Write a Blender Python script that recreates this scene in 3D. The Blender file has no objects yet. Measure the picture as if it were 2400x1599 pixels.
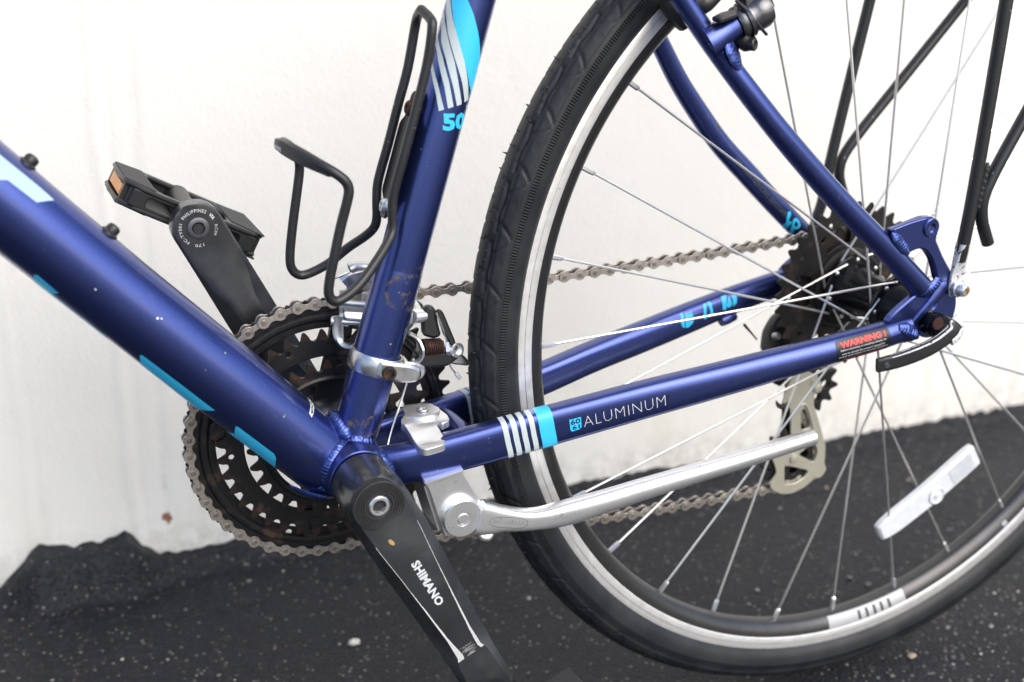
import bpy, bmesh, math, random
import numpy as np
from mathutils import Matrix, Vector
random.seed(7)
rng = np.random.default_rng(11)
sc = bpy.context.scene
col = sc.collection
R_ = math.radians
# ------------------------------------------------------------------ camera
GZ = 282.0                                   # the ground lies this far below the bottom bracket (mm)
def W(p): return (p[0]*0.001, p[1]*0.001, (p[2]+GZ)*0.001)
cam_d = bpy.data.cameras.new('camera'); cam = bpy.data.objects.new('camera', cam_d); col.objects.link(cam)
CR = Vector((0.9131, -0.4074, 0.0183)); CF = Vector((0.3885, 0.8549, -0.3434)); CF.normalize()
CR = (CR-CF*CR.dot(CF)).normalized(); CU = CR.cross(CF)
m = Matrix((CR, CU, -CF)).transposed().to_4x4(); m.translation = Vector(W((-210.42, -736.16, 366.28)))
cam.matrix_world = m
cam_d.sensor_width = 36; cam_d.lens = 36*2844.4/2400
cam_d.clip_start = 0.02; cam_d.clip_end = 400
cam_d.dof.use_dof = True; cam_d.dof.focus_distance = 0.835; cam_d.dof.aperture_fstop = 5.0
sc.camera = cam
# ------------------------------------------------------------------ light
SUN_EL, SUN_AZ = 43.0, 160.0                 # azimuth: clockwise from +Y
world = bpy.data.worlds.new('World'); sc.world = world; world.use_nodes = True
nt = world.node_tree
bg = nt.nodes['Background']; sky = nt.nodes.new('ShaderNodeTexSky'); sky.sky_type = 'NISHITA'; sky.sun_disc = False
sky.sun_elevation = R_(SUN_EL); sky.sun_rotation = R_(SUN_AZ); sky.air_density = 1.0; sky.dust_density = 2.0; sky.ozone_density = 1.0
nt.links.new(sky.outputs[0], bg.inputs[0]); bg.inputs[1].default_value = 0.14
sun_d = bpy.data.lights.new('sun', 'SUN'); sun = bpy.data.objects.new('sun', sun_d); col.objects.link(sun)
sun_d.energy = 1.5; sun_d.angle = R_(56); sun_d.color = (1.0, 0.93, 0.82)
sd = Vector((math.sin(R_(SUN_AZ))*math.cos(R_(SUN_EL)), math.cos(R_(SUN_AZ))*math.cos(R_(SUN_EL)), math.sin(R_(SUN_EL))))
sun.rotation_euler = sd.to_track_quat('Z', 'Y').to_euler(); sun.location = (0, -3, 4)
vs = sc.view_settings; vs.view_transform = 'Standard'; vs.look = 'None'; vs.gamma = 1; vs.use_curve_mapping = False; vs.exposure = 0.70
# ------------------------------------------------------------------ tube surfaces
class Tube:
    """swept tube: centre points (mm), radius along it, section exponent; surf(s, th) gives a point on its skin"""
    def __init__(self, pts, rad, half_y=None, expo=2.0, n=80, smooth=True):
        pts = np.array(pts, float); rad = np.array(rad, float)
        hy = rad if half_y is None else np.array(half_y, float)
        seg = np.linalg.norm(np.diff(pts, axis=0), axis=1)
        t = np.r_[0, np.cumsum(seg)]
        T = np.linspace(0, t[-1], n)
        def interp(col):
            if not smooth or len(t) < 3: return np.interp(T, t, col)
            m = np.gradient(col, t)
            i = np.clip(np.searchsorted(t, T, side='right')-1, 0, len(t)-2)
            h = t[i+1]-t[i]; u = (T-t[i])/h
            return ((2*u**3-3*u**2+1)*col[i]+(u**3-2*u**2+u)*h*m[i]+(-2*u**3+3*u**2)*col[i+1]+(u**3-u**2)*h*m[i+1])
        self.c = np.stack([interp(pts[:, k]) for k in range(3)], 1)
        self.rz = interp(rad); self.ry = interp(hy)
        ex = np.full(len(t), float(expo)) if np.isscalar(expo) else np.array(expo, float)
        self.ex = interp(ex)
        self.s = np.r_[0, np.cumsum(np.linalg.norm(np.diff(self.c, axis=0), axis=1))]
        self.ax = np.gradient(self.c, self.s, axis=0)
        self.ax /= np.linalg.norm(self.ax, axis=1)[:, None]
        ref = np.array([0, -1.0, 0])
        e1 = ref-(self.ax@ref)[:, None]*self.ax
        self.e1 = e1/np.linalg.norm(e1, axis=1)[:, None]
        self.e2 = np.cross(self.ax, self.e1)
    def at(self, arr, s):
        if arr.ndim == 1: return np.interp(s, self.s, arr)
        return np.stack([np.interp(s, self.s, arr[:, k]) for k in range(3)], -1)
    def rad(self, s, th):
        a, b, e = self.at(self.ry, s), self.at(self.rz, s), self.at(self.ex, s)
        return (np.abs(np.cos(th)/a)**e+np.abs(np.sin(th)/b)**e)**(-1/e)
    def surf(self, s, th, off=0.0):
        s = np.asarray(s, float); th = np.asarray(th, float)
        r = (self.rad(s, th)+off)[..., None]
        return self.at(self.c, s)+r*(np.cos(th)[..., None]*self.at(self.e1, s)+np.sin(th)[..., None]*self.at(self.e2, s))
TUBES = {
 'down_tube': dict(pts=[(-330, 0, 341.5), (-205, 0, 207.5), (-140, 0, 136.8), (-108, 0, 102.6), (-74.6, 0, 66.8), (-39, 0, 28.4), (-12, 0, -1)], rad=[25.5, 25.2, 24.8, 25.0, 25.2, 24.6, 24]),
 'seat_tube': dict(pts=[(130, 0, 440), (91.2, 0, 305.1), (45.1, 0, 147.3), (11.5, 0, 33.8), (2, 0, 4)], rad=[15.4, 15.4, 15.5, 15.6, 15.6]),
 'stay_l': dict(pts=[(12, -20, 0.5), (27.8, -25.3, 2.5), (70.7, -32.1, 8.9), (114.5, -38.2, 16.7), (159.7, -43.4, 24.4), (206.2, -48.5, 32.1), (254.9, -52.8, 39.0), (304.8, -57.3, 46.4), (356, -61.8, 54.2), (409.2, -65.9, 62.4), (424, -66.5, 64.6)], rad=[13.7, 13.8, 14.2, 14.4, 14.1, 13.8, 13.2, 12.4, 11.2, 10.2, 9.8], half_y=[9, 9, 9, 8.4, 8.8, 9.2, 9.6, 10, 10, 9.6, 8], expo=[3.6, 3.6, 3.6, 3.6, 3.4, 3.0, 2.6, 2.3, 2.0, 2.0, 2.0]),
 'stay_r': dict(pts=[(12, 20, -1), (27.8, 25.3, 0.5), (70.7, 32.1, 4), (114.5, 38.2, 9.5), (169.8, 44.6, 18.5), (213.9, 49.2, 28.2), (260, 53.3, 37.3), (308, 57.5, 47.0), (357, 61.9, 56.5), (409, 65.7, 65.0), (424, 66.5, 67)], rad=[13.7, 13.8, 14.0, 13.6, 12.4, 12.2, 12.6, 12.6, 11.8, 10.6, 10], half_y=[9, 9, 9, 8.4, 8.8, 9.2, 9.6, 10, 10, 9.6, 8], expo=[3.6, 3.6, 3.6, 3.6, 3.4, 3.0, 2.6, 2.3, 2.0, 2.0, 2.0]),
 'sstay_l': dict(pts=[(150, -30, 404), (190, -38.5, 346), (222.6, -43, 303.9), (243.8, -47.5, 277.2), (266, -54.0, 250.4), (292.1, -58.7, 221.7), (322.4, -61.1, 192.1), (356.1, -62.8, 161.6), (392.7, -64.6, 130.4), (431, -66, 96.5)], rad=[7.2, 7.2, 7.2, 7.3, 7.7, 8.0, 8.4, 8.7, 8.9, 8.9]),
 'sstay_r': dict(pts=[(150, 30, 424), (205, 41, 345), (238, 47.5, 302), (264.6, 54.3, 265.8), (283.1, 57.3, 239.6), (304.9, 60.2, 213.6), (328, 61.4, 187.7), (355.8, 62.8, 162.4), (388, 64.4, 133.5), (431, 66, 96.5)], rad=[7.2, 7.2, 7.2, 7.3, 7.7, 8.2, 8.5, 8.8, 8.7, 8.7]),
}
# ------------------------------------------------------------------ materials
def mat(name, base, metal=0.0, rough=0.5, var=0.0, vscale=60, bump=0.0, bscale=400, spot=None, coat=0.0, coat_r=0.2, spec=0.5, obj_rand=0.0, rvar=0.0, spot2=None, stretch=None):
    m = bpy.data.materials.new(name); m.use_nodes = True
    n = m.node_tree.nodes; l = m.node_tree.links; p = n['Principled BSDF']
    p.inputs['Metallic'].default_value = metal; p.inputs['Roughness'].default_value = rough
    p.inputs['Coat Weight'].default_value = coat; p.inputs['Coat Roughness'].default_value = coat_r
    p.inputs['Specular IOR Level'].default_value = spec
    p.inputs['Base Color'].default_value = (*base, 1)
    tc = n.new('ShaderNodeTexCoord'); src = tc.outputs['Object']
    if stretch:
        mp = n.new('ShaderNodeMapping'); mp.inputs['Scale'].default_value = stretch; l.new(src, mp.inputs[0]); src = mp.outputs[0]
    cur = None
    if var > 0:
        no = n.new('ShaderNodeTexNoise'); no.inputs['Scale'].default_value = vscale; no.inputs['Detail'].default_value = 6; l.new(src, no.inputs['Vector'])
        mx = n.new('ShaderNodeMix'); mx.data_type = 'RGBA'
        mx.inputs[6].default_value = (*[c*(1-var) for c in base], 1); mx.inputs[7].default_value = (*[min(1, c*(1+var)) for c in base], 1)
        l.new(no.outputs['Fac'], mx.inputs[0]); cur = mx.outputs[2]
        if rvar > 0:
            mr = n.new('ShaderNodeMapRange'); mr.inputs[1].default_value = 0.3; mr.inputs[2].default_value = 0.7
            mr.inputs[3].default_value = max(0.02, rough-rvar); mr.inputs[4].default_value = min(1, rough+rvar); l.new(no.outputs['Fac'], mr.inputs[0]); l.new(mr.outputs[0], p.inputs['Roughness'])
    for sp in (spot, spot2):
        if sp:                                     # (colour, noise scale, threshold, softness, metal, rough)
            no = n.new('ShaderNodeTexNoise'); no.inputs['Scale'].default_value = sp[1]; no.inputs['Detail'].default_value = 5; l.new(src, no.inputs['Vector'])
            mr = n.new('ShaderNodeMapRange'); mr.inputs[1].default_value = sp[2]; mr.inputs[2].default_value = sp[2]+sp[3]; l.new(no.outputs['Fac'], mr.inputs[0])
            mx = n.new('ShaderNodeMix'); mx.data_type = 'RGBA'; mx.inputs[7].default_value = (*sp[0], 1)
            if cur: l.new(cur, mx.inputs[6])
            else: mx.inputs[6].default_value = (*base, 1)
            l.new(mr.outputs[0], mx.inputs[0]); cur = mx.outputs[2]
            if sp is spot and len(sp) > 4:
                for key, v0, v1 in (('Metallic', metal, sp[4]), ('Roughness', rough, sp[5])):
                    q = n.new('ShaderNodeMapRange'); q.inputs[3].default_value = v0; q.inputs[4].default_value = v1; l.new(mr.outputs[0], q.inputs[0]); l.new(q.outputs[0], p.inputs[key])
    if obj_rand > 0:
        oi = n.new('ShaderNodeObjectInfo'); mr = n.new('ShaderNodeMapRange'); mr.inputs[3].default_value = 1-obj_rand; mr.inputs[4].default_value = 1+obj_rand; l.new(oi.outputs['Random'], mr.inputs[0])
        mx = n.new('ShaderNodeMix'); mx.data_type = 'RGBA'; mx.blend_type = 'MULTIPLY'; mx.inputs[0].default_value = 1
        if cur: l.new(cur, mx.inputs[6])
        else: mx.inputs[6].default_value = (*base, 1)
        l.new(mr.outputs[0], mx.inputs[7]); cur = mx.outputs[2]
    if cur: l.new(cur, p.inputs['Base Color'])
    if bump > 0:
        no = n.new('ShaderNodeTexNoise'); no.inputs['Scale'].default_value = bscale; no.inputs['Detail'].default_value = 4; l.new(src, no.inputs['Vector'])
        b = n.new('ShaderNodeBump'); b.inputs['Strength'].default_value = bump; b.inputs['Distance'].default_value = 0.001; l.new(no.outputs['Fac'], b.inputs['Height']); l.new(b.outputs[0], p.inputs['Normal'])
    return m
paint = mat('blue_paint', (0.046, 0.072, 0.27), 0.90, 0.32, var=0.18, vscale=900, spot=((0.32, 0.32, 0.32), 330, 0.735, 0.02, 0.0, 0.6), spot2=((0.10, 0.085, 0.07), 45, 0.70, 0.12), coat=0.6, coat_r=0.13, bump=0.04, bscale=1800)
weldm = mat('weld_paint', (0.045, 0.078, 0.30), 0.9, 0.33, var=0.15, vscale=300, coat=0.5, coat_r=0.22)
black = mat('black_satin', (0.018, 0.019, 0.021), 0.0, 0.38, var=0.3, vscale=80, spot=((0.33, 0.33, 0.34), 240, 0.715, 0.03, 0.7, 0.4), rvar=0.06)
crank_m = mat('crank_black', (0.06, 0.064, 0.072), 0.75, 0.32, var=0.35, vscale=38, spot=((0.10, 0.106, 0.115), 26, 0.48, 0.22, 0.7, 0.38), rvar=0.1, coat=0.3, coat_r=0.12)
plasticb = mat('black_plastic', (0.016, 0.0165, 0.018), 0.0, 0.38, var=0.25, vscale=90, bump=0.10, bscale=900)
gritm = mat('grip_plastic', (0.028, 0.028, 0.03), 0.0, 0.6, var=0.5, vscale=700, bump=0.8, bscale=1300)
alu = mat('polished_aluminium', (0.93, 0.94, 0.96), 0.88, 0.29, var=0.05, vscale=130, rvar=0.02, spot=((0.55, 0.55, 0.56), 240, 0.66, 0.1))
alu_brush = mat('machined_rim', (0.88, 0.88, 0.87), 0.65, 0.36, var=0.08, vscale=150, spot=((0.25, 0.25, 0.24), 420, 0.70, 0.05), rvar=0.08)
zinc = mat('zinc_steel', (0.62, 0.64, 0.66), 1.0, 0.36, var=0.25, vscale=120, spot=((0.18, 0.17, 0.16), 160, 0.66, 0.12), rvar=0.1, bump=0.08, bscale=600)
steel = mat('spoke_steel', (0.88, 0.87, 0.85), 0.9, 0.30, var=0.1, vscale=200)
chainm = mat('chain_steel', (0.50, 0.465, 0.42), 0.85, 0.40, var=0.25, vscale=220, spot=((0.20, 0.16, 0.12), 300, 0.58, 0.16, 0.4, 0.6), obj_rand=0.14)
chainp = mat('chain_pin', (0.30, 0.26, 0.22), 0.8, 0.45, var=0.4, vscale=400, obj_rand=0.2)
dark_steel = mat('ring_black', (0.016, 0.016, 0.017), 0.3, 0.42, var=0.5, vscale=70, spot=((0.11, 0.055, 0.028), 95, 0.60, 0.12, 0.1, 0.75), rvar=0.1)
ringm = mat('chainring_black', (0.014, 0.0145, 0.016), 0.2, 0.36, var=0.5, vscale=60, spot=((0.10, 0.055, 0.032), 60, 0.58, 0.16, 0.1, 0.7), rvar=0.1)
rust = mat('rusty_steel', (0.085, 0.035, 0.02), 0.25, 0.75, var=0.6, vscale=220, bump=0.5, bscale=900, spot=((0.02, 0.018, 0.018), 160, 0.47, 0.1))
cogm = mat('cog_black', (0.02, 0.019, 0.018), 0.35, 0.5, var=0.4, vscale=90, spot=((0.075, 0.042, 0.03), 80, 0.58, 0.15, 0.1, 0.8))
cogbrown = mat('cog_brown', (0.035, 0.026, 0.023), 0.5, 0.5, var=0.5, vscale=80)
goldalu = mat('pale_cage_aluminium', (0.56, 0.54, 0.44), 0.55, 0.45, var=0.1, vscale=60, spot=((0.25, 0.2, 0.13), 70, 0.66, 0.15))
rubber_dark = mat('rubber', (0.02, 0.021, 0.023), 0.0, 0.55, var=0.2, vscale=60)
rimblack = mat('rim_black', (0.075, 0.075, 0.078), 0.8, 0.30, var=0.2, vscale=80, spot=((0.4, 0.4, 0.4), 260, 0.74, 0.02))
hubm = mat('hub_black', (0.018, 0.019, 0.021), 0.6, 0.22, var=0.25, vscale=60)
cyan = mat('cyan_decal', (0.045, 0.58, 0.96), 0.0, 0.38, var=0.05, vscale=80, coat=0.25)
white_d = mat('grey_white_decal', (0.56, 0.64, 0.65), 0.0, 0.42, var=0.06, vscale=90, coat=0.3, spot=((0.12, 0.13, 0.16), 300, 0.73, 0.03))
pale_d = mat('pale_decal', (0.42, 0.58, 0.68), 0.0, 0.4, coat=0.3)
letter_w = mat('white_print', (0.62, 0.64, 0.66), 0.0, 0.5)
letter_dim = mat('faint_print', (0.16, 0.18, 0.22), 0.2, 0.5)
letter_k = mat('black_print', (0.01, 0.01, 0.012), 0.0, 0.5)
letter_navy = mat('navy_print', (0.012, 0.02, 0.08), 0.2, 0.45)
letter_r = mat('red_print', (0.80, 0.07, 0.075), 0.0, 0.5)
toothm = mat('worn_teeth', (0.030, 0.020, 0.016), 0.35, 0.55, var=0.5, vscale=200, spot=((0.085, 0.04, 0.022), 140, 0.60, 0.12))
dirty_steel = mat('dirty_steel', (0.16, 0.165, 0.18), 0.85, 0.42, var=0.4, vscale=300)
springm = mat('rusty_spring', (0.06, 0.03, 0.023), 0.5, 0.5, var=0.4, vscale=200)
rollerm = mat('greasy_roller', (0.05, 0.04, 0.033), 0.5, 0.5, var=0.4, vscale=300)
pivotm = mat('dark_chrome', (0.14, 0.145, 0.155), 0.9, 0.25, var=0.5, vscale=60, spot=((0.5, 0.5, 0.5), 120, 0.66, 0.08))
stickerk = mat('black_sticker', (0.012, 0.013, 0.016), 0.0, 0.32)
scratch = mat('bare_metal', (0.85, 0.86, 0.88), 0.5, 0.4, var=0.2, vscale=500)
barewhite = mat('chipped_paint', (0.66, 0.67, 0.68), 0.25, 0.55, var=0.25, vscale=500, spot=((0.03, 0.03, 0.03), 380, 0.60, 0.04))
amber = mat('amber_reflector', (0.88, 0.28, 0.012), 0.0, 0.3, var=0.25, vscale=500, bump=0.4, bscale=500)
reflm = mat('reflector_white', (0.72, 0.75, 0.78), 0.0, 0.25, var=0.14, vscale=160, bump=0.5, bscale=350, coat=0.6)
redcap = mat('red_brown_inlay', (0.045, 0.014, 0.012), 0.2, 0.5)
silverp = mat('silver_print', (0.55, 0.55, 0.56), 0.4, 0.4)
greyl = mat('rim_sticker', (0.40, 0.41, 0.43), 0.2, 0.4)
brassy = mat('gold_bolt', (0.75, 0.62, 0.38), 1.0, 0.3)
# ------------------------------------------------------------------ mesh helpers (mm in, metres out)
base_xyz = (441.8, 0.0, -GZ)
def to_mesh(name, v, f, mats, smooth=True, ang=32, mi=None):
    v = np.asarray(v, float); me = bpy.data.meshes.new(name)
    me.from_pydata([W(p) for p in v], [], [tuple(int(i) for i in q) for q in f]); me.validate(); me.update()
    for mm in (mats if isinstance(mats, (list, tuple)) else [mats]): me.materials.append(mm)
    if mi is not None and len(me.polygons) == len(mi): me.polygons.foreach_set('material_index', np.asarray(mi, dtype=np.int32))
    bm = bmesh.new(); bm.from_mesh(me); bmesh.ops.recalc_face_normals(bm, faces=bm.faces); bm.to_mesh(me); bm.free()
    if smooth:
        me.polygons.foreach_set('use_smooth', np.ones(len(me.polygons), dtype=bool)); me.set_sharp_from_angle(angle=R_(ang))
    return me
def link(name, me, parent=None):
    o = bpy.data.objects.new(name, me); col.objects.link(o)
    if parent is not None:
        o.parent = parent
        if parent is bike: o.matrix_parent_inverse = Matrix.Translation(Vector(W(base_xyz))).inverted()
    return o
def add(name, vf, mats, parent, smooth=True, ang=32, mi=None, label=None):
    o = link(name, to_mesh(name, vf[0], vf[1], mats, smooth, ang, mi), parent)
    if label: o['label'] = label
    return o
def group(name, parent, label=None):
    o = link(name, None, parent)
    if label: o['label'] = label
    return o
def join(*vfs):
    V, F, k = [], [], 0
    for v, f in vfs:
        v = np.asarray(v, float); V.append(v); F += [tuple(i+k for i in q) for q in f]; k += len(v)
    return np.concatenate(V), F
def ring_grid(n, m, closed_u=False, cap=True):
    F = []
    for i in range(n if closed_u else n-1):
        for j in range(m): F.append((i*m+j, i*m+(j+1) % m, ((i+1) % n)*m+(j+1) % m, ((i+1) % n)*m+j))
    if cap and not closed_u: F += [tuple(range(m))[::-1], tuple((n-1)*m+j for j in range(m))]
    return F
def catmull(pts, sub):
    P = np.array(pts, float); Q = np.vstack([2*P[0]-P[1], P, 2*P[-1]-P[-2]]); out = []
    for i in range(1, len(Q)-2):
        for k in range(sub):
            t = k/sub
            out.append(0.5*((2*Q[i])+(-Q[i-1]+Q[i+1])*t+(2*Q[i-1]-5*Q[i]+4*Q[i+1]-Q[i+2])*t*t+(-Q[i-1]+3*Q[i]-3*Q[i+1]+Q[i+2])*t**3))
    out.append(Q[-2]); return np.array(out)
def wire(pts, r, m=14, sub=4, cap=True, flat=None, ref=(0, -1, 0.02)):
    """round (or flattened: flat = (half width along ref, half width across)) bar through points"""
    P = catmull(pts, sub) if sub > 1 else np.array(pts, float); n = len(P)
    T = np.gradient(P, axis=0); T /= np.linalg.norm(T, axis=1)[:, None]
    e = np.array(ref, float); V = []
    rr = np.interp(np.linspace(0, 1, n), np.linspace(0, 1, len(r)), r) if hasattr(r, '__len__') else np.full(n, r)
    for i in range(n):
        e = e-T[i]*(e@T[i]) if flat is None else np.array(ref, float)-T[i]*(np.array(ref, float)@T[i])
        e /= np.linalg.norm(e); b = np.cross(T[i], e)
        for j in range(m):
            a = 2*math.pi*j/m; c, s = math.cos(a), math.sin(a)
            if flat is not None:
                fx, fy = (np.interp(i/(n-1), np.linspace(0, 1, len(flat)), [q[0] for q in flat]), np.interp(i/(n-1), np.linspace(0, 1, len(flat)), [q[1] for q in flat])) if hasattr(flat[0], '__len__') else flat
                k = (abs(c)**4+abs(s)**4)**-0.25
                V.append(P[i]+e*c*k*fx+b*s*k*fy)
            else: V.append(P[i]+rr[i]*(c*e+s*b))
    return np.array(V), ring_grid(n, m, cap=cap)
def lathe(prof, o, ax, m=32, a0=0.0, cap=False):
    """prof: list of (along axis, radius)"""
    ax = np.array(ax, float); ax /= np.linalg.norm(ax); t = np.array([0.0, 0, 1]) if abs(ax[2]) < 0.9 else np.array([1.0, 0, 0])
    e = np.cross(ax, t); e /= np.linalg.norm(e); b = np.cross(ax, e); o = np.array(o, float); V = []
    for h, r in prof:
        for j in range(m):
            a = a0+2*math.pi*j/m; V.append(o+ax*h+max(r, 1e-3)*(math.cos(a)*e+math.sin(a)*b))
    return np.array(V), ring_grid(len(prof), m, cap=cap)
def cyl(p0, p1, r, m=20, bev=0.3):
    p0, p1 = np.array(p0, float), np.array(p1, float); L = np.linalg.norm(p1-p0); b = min(bev, L*0.3, r*0.4)
    return lathe([(0, r-b), (b, r), (L-b, r), (L, r-b)], p0, p1-p0, m, cap=True)
def hexsock(p0, d, r, depth, m=6):
    """hollow hex socket: a dark recess wall and floor"""
    d = np.array(d, float)/np.linalg.norm(d)
    return lathe([(0, r), (-depth, r), (-depth, 0.001)], p0, d, m)
def box(c, u, v, w):
    """centre and three half-extent vectors"""
    c, u, v, w = [np.array(q, float) for q in (c, u, v, w)]
    V = [c+a*u+b*v+d*w for a in (-1, 1) for b in (-1, 1) for d in (-1, 1)]
    return np.array(V), [(0, 1, 3, 2), (4, 6, 7, 5), (0, 4, 5, 1), (2, 3, 7, 6), (0, 2, 6, 4), (1, 5, 7, 3)]
def mesh2d(me):
    v = np.array([q.co[:] for q in me.vertices]); f = [tuple(p.vertices) for p in me.polygons]; bpy.data.meshes.remove(me); return v, f
def plate2d(loops, thick, bev=0.4):
    cu = bpy.data.curves.new('t', 'CURVE'); cu.dimensions = '2D'; cu.fill_mode = 'BOTH'; cu.resolution_u = 1
    cu.extrude = max(thick/2-bev, 0.001); cu.bevel_depth = bev; cu.bevel_resolution = 0; cu.offset = -bev
    for lp in loops:
        s = cu.splines.new('POLY'); s.points.add(len(lp)-1); s.use_cyclic_u = True
        for p, q in zip(s.points, lp): p.co = (q[0], q[1], 0, 1)
    o = bpy.data.objects.new('t', cu); me = bpy.data.meshes.new_from_object(o); bpy.data.objects.remove(o); bpy.data.curves.remove(cu)
    return mesh2d(me)
def plate(loops, y, thick, bev=0.4):
    """plate in the bicycle's x-z plane, its middle at depth y"""
    v, f = plate2d(loops, thick, bev)
    return np.stack([v[:, 0], y+v[:, 2], v[:, 1]], 1), f
def plate_on(loops, o, u, v, thick, bev=0.4):
    """plate spanned by directions u, v through o"""
    o, u, v = [np.array(q, float) for q in (o, u, v)]; n = np.cross(u, v); p, f = plate2d(loops, thick, bev)
    return o+p[:, :1]*u+p[:, 1:2]*v+p[:, 2:3]*n, f
def rounded(loop, r, k=4):
    L = [np.array(q, float) for q in loop]; out = []; n = len(L)
    for i in range(n):
        a, b, c = L[i-1], L[i], L[(i+1) % n]; u, w = a-b, c-b; lu, lw = np.linalg.norm(u), np.linalg.norm(w)
        d = min(r, lu*0.45, lw*0.45)
        p0, p1 = b+u/lu*d, b+w/lw*d
        for t in np.linspace(0, 1, k): out.append(tuple((1-t)**2*p0+2*t*(1-t)*b+t*t*p1))
    return out
def circle(cx, cy, r, n=24, a0=0): return [(cx+r*math.cos(a0+2*math.pi*i/n), cy+r*math.sin(a0+2*math.pi*i/n)) for i in range(n)]
def text2d(body, bold=0.0, space=1.0):
    cu = bpy.data.curves.new('t', 'FONT'); cu.body = body; cu.size = 10; cu.resolution_u = 2; cu.offset = bold; cu.space_character = space; cu.fill_mode = 'FRONT'
    o = bpy.data.objects.new('t', cu); me = bpy.data.meshes.new_from_object(o); bpy.data.objects.remove(o); bpy.data.curves.remove(cu)
    v, f = mesh2d(me); lo, hi = v.min(0), v.max(0); v = (v-lo)[:, :2]; d = (hi-lo)[:2]; return v/d, f       # unit box
def slice2d(v, f, sx, sy):
    bm = bmesh.new(); B = [bm.verts.new((p[0], p[1], 0)) for p in v]
    for q in f:
        try: bm.faces.new([B[i] for i in q])
        except ValueError: pass
    lo, hi = np.min(v, 0), np.max(v, 0)
    for k, st in ((0, sx), (1, sy)):
        x = lo[k]+st
        while x < hi[k]-st*0.2:
            n = [0, 0, 0]; n[k] = 1; c = [0, 0, 0]; c[k] = x
            bmesh.ops.bisect_plane(bm, geom=bm.verts[:]+bm.edges[:]+bm.faces[:], plane_co=c, plane_no=n); x += st
    bm.verts.index_update(); V = np.array([q.co[:2] for q in bm.verts]); F = [tuple(q.index for q in p.verts) for p in bm.faces]; bm.free(); return V, F
def tube_mesh(tb, m=40, s0=None, s1=None, cap=True, off=0.0):
    S = tb.s if s0 is None else np.linspace(s0, s1, 40); V = []
    th = np.linspace(0, 2*math.pi, m, endpoint=False)
    for s in S: V.append(tb.surf(np.full(m, s), th, off))
    return np.concatenate(V), ring_grid(len(S), m, cap=cap)
def decal(name, tb, poly, mt, parent, off=0.14, step=(5, 0.12), **k):
    v, f = slice2d(np.array(poly, float), [tuple(range(len(poly)))], *step)
    return add(name, (tb.surf(v[:, 0], v[:, 1], off), f), mt, parent, ang=180, **k)
def tube_text(name, tb, body, p00, p10, p01, mt, parent, off=0.16, bold=0.0, space=1.0, **k):
    """text on a tube: lower left, lower right and upper left corner in (s, angle)"""
    v, f = text2d(body, bold, space); v, f = slice2d(v, f, 0.06, 0.2)
    p00, p10, p01 = [np.array(q, float) for q in (p00, p10, p01)]; q = p00+v[:, :1]*(p10-p00)+v[:, 1:]*(p01-p00)
    return add(name, (tb.surf(q[:, 0], q[:, 1], off), f), mt, parent, smooth=False, **k)
def flat_text(name, body, o, u, v, mt, parent, bold=0.0, space=1.0, **k):
    """text with its lower left corner at o, full-width vector u and full-height vector v"""
    q, f = text2d(body, bold, space); o, u, v = [np.array(a, float) for a in (o, u, v)]
    return add(name, (o+q[:, :1]*u+q[:, 1:]*v, f), mt, parent, smooth=False, **k)
def bead(pts, half, normals, height=1.8, pitch=2.5, sub=7, m=11):
    """weld bead: a low wide run of overlapping scallops along a path, lying on the given surface normals"""
    P = catmull(pts, 8); N0 = catmull(normals, 8) if len(np.shape(normals)) == 2 else np.tile(np.array(normals, float), (len(P), 1))
    s = np.r_[0, np.cumsum(np.linalg.norm(np.diff(P, axis=0), axis=1))]; n = max(8, int(s[-1]/pitch*sub)); t = np.linspace(0, s[-1], n)
    Q = np.stack([np.interp(t, s, P[:, k]) for k in range(3)], 1); N = np.stack([np.interp(t, s, N0[:, k]) for k in range(3)], 1)
    T = np.gradient(Q, axis=0); T /= np.linalg.norm(T, axis=1)[:, None]; N -= T*(N*T).sum(1)[:, None]; N /= np.linalg.norm(N, axis=1)[:, None]; B = np.cross(T, N); V = []
    jit = np.interp(t, np.arange(0, s[-1]+pitch, pitch), rng.normal(0, 0.06, len(np.arange(0, s[-1]+pitch, pitch))))
    for i in range(n):
        e = min(1.0, 0.45+0.55*min(t[i], s[-1]-t[i])/(half*1.2)); hw = half*e*(1+jit[i])
        for w in np.linspace(-1, 1, m):
            ph = ((t[i]+1.5*half*0.55*w*w)/pitch+jit[i]) % 1.0
            h = height*e*((1-w*w)**0.6*(0.76+0.24*(1-ph)**0.8))-0.5
            V.append(Q[i]+B[i]*w*hw+N[i]*h)
    F = [(i*m+j, i*m+j+1, (i+1)*m+j+1, (i+1)*m+j) for i in range(n-1) for j in range(m-1)]
    return np.array(V), F
def gear(T, Rp, ph, tip=3.4, root=4.1):
    L = []
    for k in range(T):
        for fr, dr in ((0, -root), (0.16, -root*0.82), (0.29, -root*0.1), (0.40, tip*0.82), (0.46, tip), (0.54, tip), (0.60, tip*0.82), (0.71, -root*0.1), (0.84, -root*0.82)):
            a = ph+(k+fr)*2*math.pi/T; L.append(((Rp+dr)*math.cos(a), (Rp+dr)*math.sin(a)))
    return L
def shift(loop, dx, dz): return [(x+dx, z+dz) for x, z in loop]
# ------------------------------------------------------------------ the bicycle's root
bike = bpy.data.objects.new('bicycle', None); col.objects.link(bike); bike.location = W(base_xyz)
bike['label'] = 'blue aluminium hybrid bicycle with black rack, bottle cage and kickstand before the white wall'; bike['category'] = 'bicycle'
bike.empty_display_size = 0.1
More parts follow.
